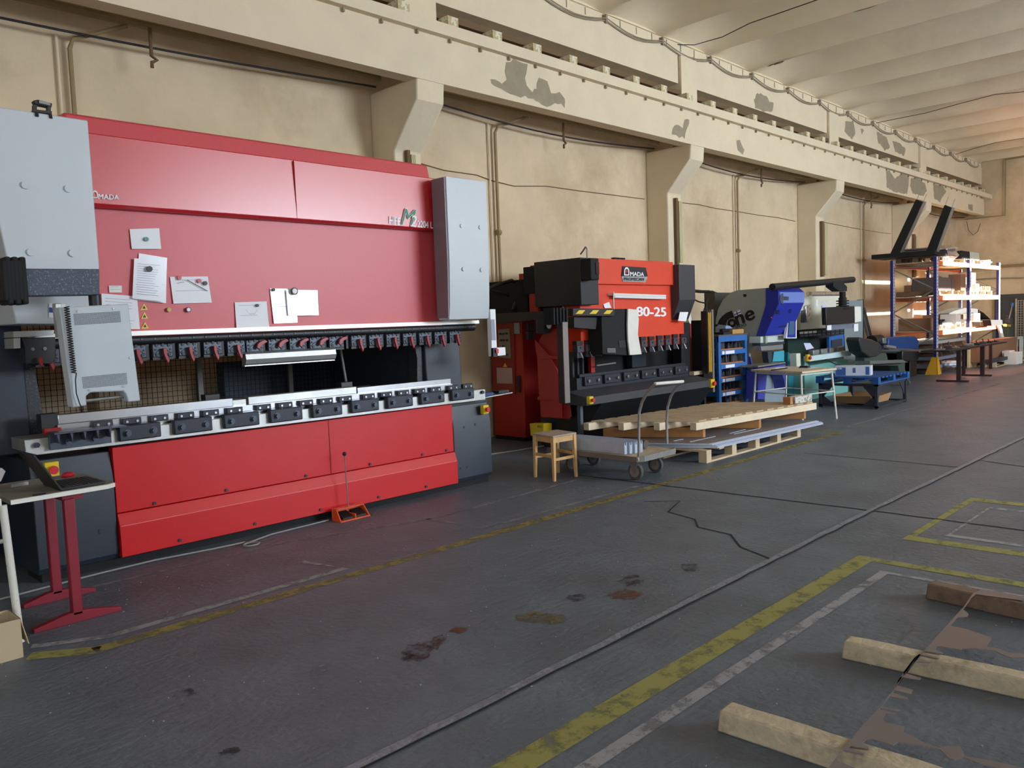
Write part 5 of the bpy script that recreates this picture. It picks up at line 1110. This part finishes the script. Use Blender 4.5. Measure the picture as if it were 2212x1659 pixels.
MB().box(x0, x1, YM_, YM_+.5, 0, zt_).build('stand', blk, r)
# ---------------------------------------------------------------- pallet racking
X0, X1, X2 = 21.3, 24.0, 26.85; YF0, YB = 6.42, 7.42
r = thing('pallet_rack', 'tall pallet rack with blue uprights and orange beams in the far corner', 'rack', (24.1, 6.9, 0))
hole = mat('upright_slots', (12,14,40), .6)
for i, x in enumerate((X0, X1, X2)):
    for y, zz in ((YF0, 2.84), (YB, 2.82)):
        o = MB().box(x, x+.13, y, y+.07, 0, zz).build('upright', blue_d, r)
        MB().box(x+.004, x+.126, y-.004, y, .05, zz-.01).build('front_strip', mat('pale_upright_face', (188,192,214), .4), o)  # pale colour stands in for bright glare on the blue upright's face
        g = MB()
        for k in range(34): z = .15+.078*k; g.box(x+.05, x+.08, y-.007, y-.003, z, z+.03); g.box(x-.003, x, y+.02, y+.04, z, z+.03)
        g.build('slots', hole, o)
    zs = [.35, .95, 1.5, 2.05, 2.6]
    for k in range(4):
        a, b = (YF0+.04, YB+.04) if k % 2 else (YB+.04, YF0+.04)
        MB().cyl((x+.045, a, zs[k]), (x+.045, b, zs[k+1]), .018, 6).build('brace', tube_g, r)
    MB().cyl((x+.045, YF0+.04, 2.62), (x+.045, YB+.04, 2.62), .018, 6).build('brace', tube_g, r)
for zt2, zb2 in ((2.742, 2.631), (1.905, 1.785), (1.054, .935)):
    for a, b in ((X0+.13, X1), (X1+.13, X2)):
        for y in (YF0+.01, YB+.02): MB().box(a, b, y, y+.05, zb2, zt2).build('beam', orr, r, bevel=.004)
        MB().box(a, b, YF0+.06, YB+.02, zt2-.03, zt2-.005).build('shelf_board', wood_g, r)
g = MB(); a = fl0 = P(2013,810,'z',0); xg = 21.1
g.prism([(xg, 6.33, 0), (xg+.28, 6.33, 0), (xg+.24, 6.38, .42), (xg+.12, 6.38, .42)], (0, .02, 0)); g.prism([(xg, 6.33, 0), (xg, 6.62, 0), (xg+.12, 6.5, .42), (xg+.12, 6.38, .42)], (.02, 0, 0))
g.build('guard_post', yel if False else mat('guard_yellow', (214,160,36), .5), label='yellow corner guard at the foot of the pallet rack', cat='guard')
LV = {'t': 2.745, 'm': 1.908, 'l': 1.057, 'f': 0.0}
def rect(px0, px1, ytop, lev, Y, d, m, name, label, cat, dz=0, taper=0, bevel=.006, group=None, h=None):
    z = LV[lev]+dz; xm = (px0+px1)/2; a = P(px0, ytop, 'y', Y); b = P(px1, ytop, 'y', Y); zt = P(xm, ytop, 'y', Y).z if h is None else z+h
    t = taper*(zt-z)
    g = MB(); g.hexa([(a.x, Y, z), (b.x, Y, z), (b.x, Y+d, z), (a.x, Y+d, z), (a.x+t, Y+t, zt), (b.x-t, Y+t, zt), (b.x-t, Y+d-t, zt), (a.x+t, Y+d-t, zt)])
    return g.build(name, m, label=label, cat=cat, bevel=bevel, group=group)
def rpal(px0, px1, lev, Y, label, dz=0, d=.7, m=None):
    a, b = P(px0, 640, 'y', Y).x, P(px1, 640, 'y', Y).x; return pallet('wooden_pallet', a, b, Y, Y+d, LV[lev]+dz, m or wood, label, 3, .12, boards=5)
# top level
MB().box(21.05, 21.95, 6.38, 7.85, 2.87, 2.98).build('sheet_pack', blkm, label='flat black sheet pack overhanging the left end of the rack top', cat='sheet pack')
pallet('wooden_pallet', 21.44, 22.1, 6.5, 7.4, 2.745, wood_d, 'dark pallet under the black sheet pack on the rack top', 3, .124, boards=5)
for pts, lab in (([(1924,550),(1944,546),(1994,436),(1980,431)], 'tall black steel channel leaning up from the rack top, the left one'), ([(2000,549),(2021,546),(2056,448),(2042,443)], 'tall black steel channel leaning up from the rack top, the right one')):
    tt = thing('steel_channel', lab, 'channel', P(*pts[0], 'x', 21.2))
    q = [P(x, y, 'x', 21.2) for x, y in pts]
    MB().prism(q, (.02, 0, 0)).build('web', blkm, tt); 
    MB().prism([q[1], q[2], q[2]+V(0, -.02, 0), q[1]+V(0, -.02, 0)], (.16, 0, 0)).build('flange', tube_g, tt); MB().prism([q[0], q[3], q[3]+V(0, .02, 0), q[0]+V(0, .02, 0)], (.16, 0, 0)).build('flange', blkm, tt)
    dirv = (q[2]-q[1]).normalized()
    for s in (q[2], q[3]): MB().cyl(s+V(.01, 0, 0), s+V(.01, 0, 0)+dirv*.2, .006, 5).build('rod_tip', tube_g, tt)
g = MB()
for k in range(5): g.box(21.9+.05*(k % 2), 22.4-.02*k, 6.6+.04*k, 7.4, 2.87+.05*k, 2.91+.05*k)
g.build('wrapped_bundle', mat('grey_wrap', (130,120,108), .6), label='long grey film wrapped bundle on the rack top', cat='bundle', bevel=.015)
rpal(2036, 2050, 't', 6.5, 'pallet under the grey wrapped bundle on the rack top'); rpal(2082, 2103, 't', 6.5, 'pallet under the dark bale on the rack top'); rpal(2103, 2133, 't', 6.55, 'pallet under the pale green bale on the rack top')
g = MB(); xa = P(2036, 550, 'y', 6.45).x; g.prism([(xa+.42*(.5-.5*math.cos(math.pi*i/8)), 6.45, 2.87+.17*math.sin(math.pi*i/8)) for i in range(9)], (0, .4, 0)); g.build('half_round_shell', blkm, label='black half round shell lying on a pallet on the rack top', cat='shell')
def lump(px0, px1, ytop, ybot, Y, m, name, label, cat, n=3, z0=None):
    a, b = P(px0, ybot, 'y', Y), P(px1, ybot, 'y', Y); zt = P((px0+px1)/2, ytop, 'y', Y).z; zb = z0 if z0 is not None else a.z
    bm = bmesh.new(); bmesh.ops.create_icosphere(bm, subdivisions=4, radius=1); c = V((a.x+b.x)/2, Y+.25, 0); rx, rz = (b.x-a.x)/2, (zt-zb)
    rr = random.Random(int(px0)); ph = [rr.uniform(0, 6) for _ in range(6)]
    for v_ in bm.verts:
        k = 1+.12*math.sin(5*v_.co.x+ph[0])+.10*math.sin(9*v_.co.z+ph[1])+.08*math.sin(13*v_.co.y+ph[2]*v_.co.x); w0 = max(-1, min(1, v_.co.z*k))
        v_.co = V(v_.co.x*rx*k, v_.co.y*.25*k, (w0+1)/2*rz)
    me = bpy.data.meshes.new(name); bm.to_mesh(me); bm.free(); me.materials.append(m)
    for p_ in me.polygons: p_.use_smooth = True
    o = bpy.data.objects.new(name, me); COL.objects.link(o); o.location = (c.x, c.y, zb); o['label'] = label; o['category'] = cat; return o
lump(2048, 2080, 528, 566, 6.5, foil, 'foil_heap', 'shiny crumpled foil heap on the rack top', 'foil', z0=2.75)
rect(2079, 2096, 542, 't', 6.55, .6, blkm, 'dark_bale', 'black wrapped bale on a pallet on the rack top', 'bale', .125, .05, .02)
rect(2097, 2117, 544, 't', 6.6, .6, mat('pale_green_wrap', (178,196,180), .5, var=.08, scale=5), 'green_bale', 'pale green wrapped bale at the right of the rack top', 'bale', .125, .05, .02)
lump(2130, 2147, 559, 573, 6.5, mat('cream_bag', (220,208,180), .7), 'cream_bag', 'crumpled cream bag at the right end of the rack top', 'bag', z0=2.75)
# middle level
dc = mat('dark_carton', (92,80,74), .8); bc_ = mat('brown_carton', (140,104,78), .8)
rpal(2028, 2086, 'm', 6.5, 'long pallet under dark cartons on the middle rack level'); rpal(2094, 2111, 'm', 6.5, 'small pallet under white boxes on the middle rack level'); rpal(2112, 2143, 'm', 6.5, 'pallet under a small pallet on the middle rack level'); rpal(2119, 2139, 'm', 6.55, 'small pale pallet stacked on another on the middle rack level', .125, .5)
rect(2024, 2055, 599, 'm', 6.6, .6, dc, 'dark_carton', 'wide dark carton at the left of the middle rack level', 'box', .122, .03)
rect(2056, 2073, 602, 'm', 6.65, .5, dc, 'dark_carton', 'second dark carton on the middle rack level', 'box', .122)
rect(2076, 2086, 592, 'm', 6.5, .3, bc_, 'brown_carton', 'tall brown carton left of the middle rack upright', 'box', .122)
rect(2095, 2108, 589, 'm', 6.9, .3, bc_, 'brown_carton', 'tall brown carton with open flap right of the middle upright', 'box', .122)
rect(2093, 2099, 613, 'm', 6.5, .3, cardw, 'white_carton', 'white box beside the middle rack upright', 'box', .122)
rect(2101, 2107, 598, 'm', 6.6, .3, cardw, 'white_carton', 'tall cream box on the middle rack level', 'box', .122)
rect(2108, 2117, 613, 'm', 6.5, .3, cardw, 'white_carton', 'slanted white box on the middle rack level', 'box', .122, .1)
MB().box(21.95, 23.9, 7.2, 7.38, 1.909, 2.2).build('long_carton', bc_, label='long brown carton at the very back of the middle rack level', cat='box')  # added behind the pallets, keeps stray sun off the wall
MB().box(22.2, 23.9, 7.42-.1, 7.42-.02, 2.746, 2.99).build('grey_board', mat('grey_board', (120,112,104), .7), label='grey board standing at the back of the rack top', cat='board')  # added as a sun stop for the wall behind the rack top
# lower level
rpal(2026, 2045, 'l', 6.5, 'pallet at the left of the lower rack level'); rpal(2064, 2086, 'l', 6.5, 'pallet under a white box on the lower rack level'); rpal(2120, 2136, 'l', 6.5, 'small pallet at the right of the lower rack level')
rect(2030, 2041, 690, 'l', 6.6, .5, blkm, 'machine_part', 'black machine part on the left lower pallet of the rack', 'part', .125)
rect(2024, 2058, 679, 'l', 7.0, .35, bc_, 'brown_carton', 'wide brown carton at the back of the lower rack level', 'box', .0)
lump(2043, 2067, 690, 710, 6.48, mat('grey_film', (190,188,186), .3), 'film_bag', 'grey film wrapped bag on the lower rack level', 'bag', z0=1.06)
rect(2066, 2076, 678, 'l', 6.52, .4, cardw, 'white_carton', 'bright white box left of the middle upright on the lower level', 'box', .125, .03)
rect(2077, 2083, 679, 'l', 6.6, .4, bc_, 'brown_carton', 'narrow brown box beside the bright white one on the lower level', 'box', .125)
rect(2084, 2091, 689, 'l', 6.5, .3, cardw, 'white_carton', 'small white box against the middle upright on the lower level', 'box', .125)
rect(2096, 2104, 694, 'l', 6.5, .4, mat('ochre_carton', (184,142,84), .75), 'ochre_carton', 'ochre carton right of the middle upright on the lower level', 'box')
rect(2104, 2117, 677, 'l', 6.5, .5, cardw, 'white_carton', 'tall white carton right of the middle upright on the lower level', 'box')
g = MB(); g.prism(xz([(2040,682),(2060,672),(2085,665),(2110,667),(2125,676),(2140,690),(2128,685),(2100,675),(2065,678)], 6.95), (0, .35, 0)); g.build('body_shell', blkm, label='curved black body shell on the lower rack level', cat='shell')
# left side seen through the end frame
rect(1968, 2003, 683, 'l', 7.0, .3, bc_, 'brown_carton', 'brown carton seen through the left end of the rack', 'box', .13) if False else None
for (ya, yb, lev, dz, h, m, nm, lab) in ((6.6, 7.35, 'l', .0, .3, bc_, 'brown_carton', 'large brown carton behind the left end brace of the rack'), (6.55, 7.4, 'm', .0, .12, wood_d, 'dark_board', 'dark boards stacked behind the left upright on the middle level')):
    MB().box(21.45, 21.95, ya, yb, LV[lev]+dz+.001, LV[lev]+dz+h).build(nm, m, label=lab, cat='box' if 'carton' in nm else 'board', bevel=.005)
# goods below the rack: steel sheets standing and stacked with pale edges
ed = mat('blue_grey_sheet', (150,160,186), .45, .3)
for k in range(4):
    z = .12+.2*k; a = 21.5; g = MB(); g.box(a, 23.95, 6.5, 7.3, z, z+.075); g.build('sheet_bundle', ed if k < 2 else mat('pale_sheet', (168,168,164), .5), label='%s bundle of pale steel strips under the rack' % ('lowest', 'second lowest', 'third', 'topmost')[k], cat='bundle', bevel=.004)
    for x in (21.9, 22.9, 23.6):
        o = MB().box(x, x+.04, 6.485, 7.31, z-.12+.0*k if k else 0, z).build('spacer', wood_d, label='short dark spacer under a strip bundle of the rack', cat='spacer', group='spacers between the strip bundles')
rect(2094, 2100, 755, 'f', 6.35, .06, yel if False else mat('pine_post', (226,204,150), .6), 'pine_post', 'short upright pine post in front of the middle rack upright', 'post')
lump(2072, 2083, 779, 792, 6.1, white, 'white_bag', 'small white bag on the floor under the dark work table', 'bag', z0=.12)
for k in range(3): MB().box(24.2, 26.6, 6.6, 7.4, .001+.2*k, .12+.2*k).build('dark_stack', mat('rust_dark', (52,40,36), .7), label='%s dark bundle under the right bay of the rack' % ('lowest', 'middle', 'upper')[k], cat='bundle')
# dark work table in front of the rack
r = thing('work_table', 'dark brown work table cluttered with tools in front of the rack', 'table', (22.2, 5.5, 0))
tx0, tx1 = P(2034,747,'y',5.35).x, P(2160,745,'y',5.35).x
MB().box(tx0, tx1, 5.2, 5.75, .70, .73).build('tabletop', blkm, r, bevel=.004)
br = mat('brown_steel', (54,34,32), .5)
for px in (2069, 2120):
    x = P(px,790,'y',5.35).x; MB().box(x, x+.08, 5.3, 5.38, .04, .7).build('leg', br, r); MB().box(x-.0, x+.08, 5.15, 5.78, 0, .04).build('foot', br, r)
for px in (2084, 2142): x = P(px,790,'y',5.6).x; MB().box(x, x+.06, 5.6, 5.66, .04, .7).build('leg', br, r)
rr = random.Random(3)
for k in range(9):
    x = tx0+.15+(tx1-tx0-.4)*k/8; h = rr.uniform(.03, .16); w_ = rr.uniform(.05, .12)
    g = MB(); g.box(x, x+w_, 5.35, 5.5, .731, .731+h*.5); g.cyl((x+w_/2, 5.41, .731+h*.4), (x+w_/2+.03, 5.43, .731+h), .014, 8); g.build('hand_tool', rr.choice((tk, steel2, tg)), label='small metal tool standing on the dark work table', cat='tool', group='metal tools on the dark work table')
# right of the rack
def flb(px0, px1, ytop, ybot, d, m, name, label, cat, z=0, Y=None, bevel=.006):
    q = P((px0+px1)/2, ybot, 'z', z) if Y is None else None; Y = Y if Y is not None else q.y
    a, b = P(px0, ytop, 'y', Y), P(px1, ytop, 'y', Y); return MB().box(a.x, b.x, Y, Y+d, z, a.z).build(name, m, label=label, cat=cat, bevel=bevel)
pallet('wooden_pallet', 24.0, 27.6, 5.8, 6.36, 0, wood, 'floor pallet right of the dark work table', 3, .13, boards=6)
flb(2142, 2181, 777, 0, .15, mat('dark_plastic_box', (48,54,66), .5), 'dark_crate', 'low dark grey crate on the floor pallet right of the work table', 'crate', .131, 5.81)
flb(2124, 2197, 738, 0, .3, bc_, 'large_carton', 'largest brown carton on the long pallet behind the work table', 'box', .131, 6.05)
flb(2182, 2192, 758, 0, .2, mat('styrofoam', (226,226,226), .8, var=.06, scale=20), 'foam_block', 'upright white foam block against the largest brown carton', 'foam', .132, 5.82)
flb(2196, 2209, 762, 0, .3, cardw, 'white_carton', 'low white box on the far right of the floor', 'box', .0, 5.6)
g = MB(); a, b = P(2197, 735, 'y', 6.3), P(2211, 735, 'y', 6.3); g.box(a.x, a.x+.07, 6.3, 6.4, 0, a.z+.1); g.box(b.x-.07, b.x, 6.3, 6.4, 0, a.z+.1); g.box(a.x, b.x, 6.3, 6.4, a.z+.03, a.z+.1); g.build('white_stand', white2, label='white upright stand at the far right by the large carton', cat='stand')
r = thing('drill_press', 'dark machine with round disc head and blue handled lever right of the rack', 'machine', (28.0, 6.3, 0))
q = P(2183,694,'y',6.3); MB().cyl((q.x, 6.28, q.z), (q.x, 6.42, q.z), .17, 24).build('disc_head', mat('disc_dark', (60,62,62), .4), r)
MB().prism(xz([(2170,700),(2184,701),(2184,706),(2172,705)], 6.26), (0, .05, 0)).build('orange_tray', mat('amber', (220,160,40), .5), r)
a, b = P(2180,688,'y',6.25), P(2188,655,'y',6.2); MB().cyl(a, b, .012, 6).build('lever', tube_g, r); c = P(2186.5,662,'y',6.21); MB().cyl(c, b, .03, 8).build('lever_grip', blue, r)
MB().prism(xz([(2158,690),(2163,677),(2168,690)], 6.7) if False else xz([(2157,702),(2162,702),(2172,738),(2166,738)], 6.35), (0, .05, 0)).build('white_strut', white, r)
MB().prism(xz([(2140,691),(2165,691),(2166,702),(2142,704)], 6.05), (0, .2, 0)).build('dark_housing', blkm, r)
qb = P(2185,720,'y',6.4); MB().box(qb.x-.25, qb.x+.3, 6.4, 6.85, 0, q.z-.1).build('machine_body', greenm, r)
# ---------------------------------------------------------------- timbers and cut sheet in the foreground
def timber(pts_top, z1, w_, label, m=beamw):
    """pts_top: far-left end, near-right end of the visible top edge"""
    a, b = pts_top; a, b = V(*a), V(*b); t = (b-a).normalized(); n = V(-t.y, t.x, 0)*w_
    if n.x < 0: n = -n
    g = MB(); N = 14; rg = []
    for i in range(N+1):
        p = a+(b-a)*i/N; j = lambda s: random.uniform(-s, s)*.4
        rg.append([p+V(j(.004), 0, 0), p+n+V(j(.004), 0, 0), p+n+V(j(.003), 0, z1+j(.006)), p+V(j(.003), 0, z1+j(.006))])
    rg[0] = [p+t*.012 if k > 1 else p for k, p in enumerate(rg[0])]
    vs = [v_ for q in rg for v_ in q]; fs = [(i*4+k, i*4+(k+1) % 4, i*4+4+(k+1) % 4, i*4+4+k) for i in range(N) for k in range(4)]+[(0, 1, 2, 3), (N*4+3, N*4+2, N*4+1, N*4)]
    g.add(vs, fs); return g.build('timber', m, label=label, cat='timber', bevel=.008)
timber(((2.70, 1.60, 0), (2.74, .2, 0)), .088, .10, 'pale timber with rounded corner nearest the camera under the cut sheet')
timber(((3.655, 1.51, 0), (3.76, .2, 0)), .088, .09, 'middle of the three rough timbers under the cut sheet')
timber(((4.72, 1.48, 0), (4.60, .2, 0)), .088, .10, 'dark weathered timber furthest away under the cut sheet', mat('weathered_timber', (118,98,82), .85, var=.25, scale=16, bump=.3, dirt=(66,56,50)))
zt = .094
loop = [(2124,1272),(2212,1289),(2212,1297),(2204,1296),(2108,1283),(2099,1290),(2092,1301),(2080,1316),(2086,1320),(2092,1326),(2090,1331),(2080,1333),(2068,1333),(2055,1348),(2055,1352),(2085,1358),(2142,1377),(2140,1382),(2130,1396),(2160,1402),(2180,1410),(2212,1412),(2212,1420),(2185,1421),(2166,1414),(2148,1405),(2105,1400),(2078,1401),(2076,1403),(2035,1396),(2024,1396),(2020,1402),(2038,1410),(2037,1412),(1997,1406),(1992,1410),(2030,1421),(2028,1423),(1985,1413),(1975,1421),(1995,1427),(2010,1430),(2008,1432),(1972,1428),(1953,1450),(1952,1453),(1990,1464),(1987,1468),(1946,1462),(1940,1470),(1938,1480),(1972,1490),(1968,1499),(1932,1491),(1928,1496),(1960,1506),(1958,1510),(1922,1504),(1917,1510),(1908,1520),(1905,1526),(1945,1534),(1943,1537),(1902,1529),(1900,1533),(1935,1541),(1934,1544),(1914,1541),(1908,1551),(1912,1560),(1955,1570),(1950,1580),(2000,1605),(2030,1615),(2048,1611),(2075,1612),(2084,1634),(2130,1640),(2212,1659),(2212,1668),(2120,1650),(2082,1635),(2062,1642),(2048,1636),(2030,1618),(1990,1610),(1940,1602),(1930,1609),(1885,1596),(1870,1598),(1862,1605),(1877,1613),(1876,1617),(1838,1611),(1832,1615),(1868,1626),(1866,1629),(1822,1620),(1812,1630),(1808,1643),(1850,1660),(1780,1675),(1795,1650),(1860,1570),(1902,1526),(1952,1460),(1999,1402),(2050,1345),(2083,1309),(2102,1280)]
wl = [P(x, y, 'z', zt) for x, y in loop]
g = MB(); g.prism(wl, (0, 0, -.003)); g.build('cut_sheet', skel, label='thin laser cut steel sheet remnant with teeth lying across the three timbers', cat='sheet', recalc=True)
# ---------------------------------------------------------------- tables at the left edge
r = thing('laptop_table', 'small table with dark red T legs in front of the red press brake', 'table', (1.5, 5.25, 0))
g = MB(); g.prism([(1.2, 4.94, .735), (1.70, 4.955, .735), (1.745, 4.985, .735), (1.75, 5.03, .735), (1.75, 5.5, .735), (1.70, 5.56, .735), (1.2, 5.56, .735)], (0, 0, .03)); g.build('tabletop', tabtop, r, bevel=.004)
g = MB(); g.prism([(1.2, 4.934, .738), (1.70, 4.949, .738), (1.70, 4.955, .738), (1.2, 4.94, .738)], (0, 0, .024)); g.prism([(1.70, 4.949, .738), (1.75, 4.98, .738), (1.745, 4.985, .738), (1.70, 4.955, .738)], (0, 0, .024)); g.build('edge_strip', white2, r)
for x, y, fx0, fx1 in ((1.5, 5.0, 1.27, 1.735), (1.55, 5.52, 1.36, 1.77)):
    MB().box(x-.028, x+.028, y-.02, y+.03, .04, .71).build('leg', maroon, r, bevel=.006)
    g = MB(); g.prism([(fx0, y-.02, 0), (fx1, y-.02, 0), (fx1, y-.02, .022), (x+.05, y-.02, .06), (x-.05, y-.02, .06), (fx0, y-.02, .022)], (0, .045, 0)); g.build('foot', maroon, r, bevel=.003)
MB().box(1.47, 1.58, 5.0, 5.52, .70, .735).build('cross_rail', maroon, r)
r = thing('laptop', 'open black laptop seen from the side on the small table', 'laptop', (1.5, 5.05, .766))
nl = P(131,1061,'z',.766); w_ = .27
MB().hexa([nl, nl+V(.24, .01, 0), nl+V(.24, .31, 0), nl+V(0, .31, 0)]+[p+V(0, 0, .016) for p in (nl, nl+V(.24, .01, 0), nl+V(.24, .31, 0), nl+V(0, .31, 0))]).build('keyboard_base', blk, r, bevel=.003)
g = MB()
for k in range(9): g.box(nl.x+.03+.02*k, nl.x+.042+.02*k, nl.y+.02, nl.y+.28, .7825, .785)
g.build('keys', mat('key_grey', (54,54,56), .5), r)
nt_ = P(72,984,'y',nl.y); 
MB().prism([nl+V(0, 0, .01), nt_, nt_+V(0, .31, 0), nl+V(0, .31, .01)], (.008, 0, .003)).build('screen_lid', mat('lid_black', (34,33,34), .5), r)
MB().ball(P(147,1026,'z',.78)+V(0, 0, .0), .04, sc=(1, .6, .5)).build('computer_mouse', mat('mouse_red', (176,34,48), .3), label='red computer mouse behind the open laptop', cat='mouse')
g = MB(); q = P(85,1069,'z',.766); g.box(q.x-.03, q.x+.03, q.y-.01, q.y+.01, .766, .772); g.build('keys_bunch', blkm, label='small black key fob lying near the front edge of the laptop table', cat='keys')
g = MB(); q = P(40,1050,'z',.766); g.box(q.x-.04, q.x+.05, q.y-.01, q.y+.02, .766, .785); g.build('steel_caliper', steel2, label='steel caliper lying left of the laptop', cat='tool')
r = thing('cream_table', 'corner of a cream painted table with tube leg at the left edge', 'table', (.8, 5.2, 0))
MB().box(.3, 1.15, 4.9, 5.5, .745, .785).build('tabletop', white2, r, bevel=.004)
a_ = P(6,1100,'y',4.93); MB().cyl((a_.x, 4.925, .745), (1.185, 4.905, 0), .02, 12).build('leg', whitep, r); MB().cyl((.35, 4.95, .745), (.3, 4.93, 0), .02, 12).build('leg', whitep, r)
MB().cyl((.33, 4.95, .55), (a_.x+.03, 4.95, .55), .012, 8).build('stretcher', whitep, r); MB().cyl((.35, 5.45, .745), (.3, 5.47, 0), .02, 12).build('leg', whitep, r); MB().cyl((1.1, 5.45, .745), (1.14, 5.46, 0), .02, 12).build('leg', whitep, r)
g = MB(); q = P(3,1020,'y',5.3); g.prism(xz([(-30,1010),(4,1011),(12,1018),(2,1040),(-30,1050)], 5.3), (0, .004, 0)); g.build('crumpled_sheet', white, label='white crumpled sheet at the left edge above the cream table', cat='paper')
r = thing('open_carton', 'open brown carton on the floor under the cream table', 'box', (1.0, 4.85, 0))
cx0, cx1, cy0, cy1, ch = .6, 1.13, 4.66, 4.87, .2
for q in (((cx0, cy0), (cx1, cy0)), ((cx1, cy0), (cx1, cy1)), ((cx1, cy1), (cx0, cy1)), ((cx0, cy1), (cx0, cy0))):
    g = MB(); bar(g, V(*q[0], 0), V(*q[1], 0), .006, 0, ch); g.build('side_panel', mat('pale_card', (186,166,136), .8), r)
MB().prism([(cx1, cy0, ch), (cx1, cy1, ch), (cx1+.03, cy1, ch-.14), (cx1+.03, cy0, ch-.14)], (.004, 0, 0)).build('flap', _mats['pale_card'], r)
MB().quad([(cx1+.036, cy0+.06, .08), (cx1+.036, cy0+.14, .08), (cx1+.02, cy0+.14, .15), (cx1+.02, cy0+.06, .15)]).build('white_label', white, r, recalc=False)
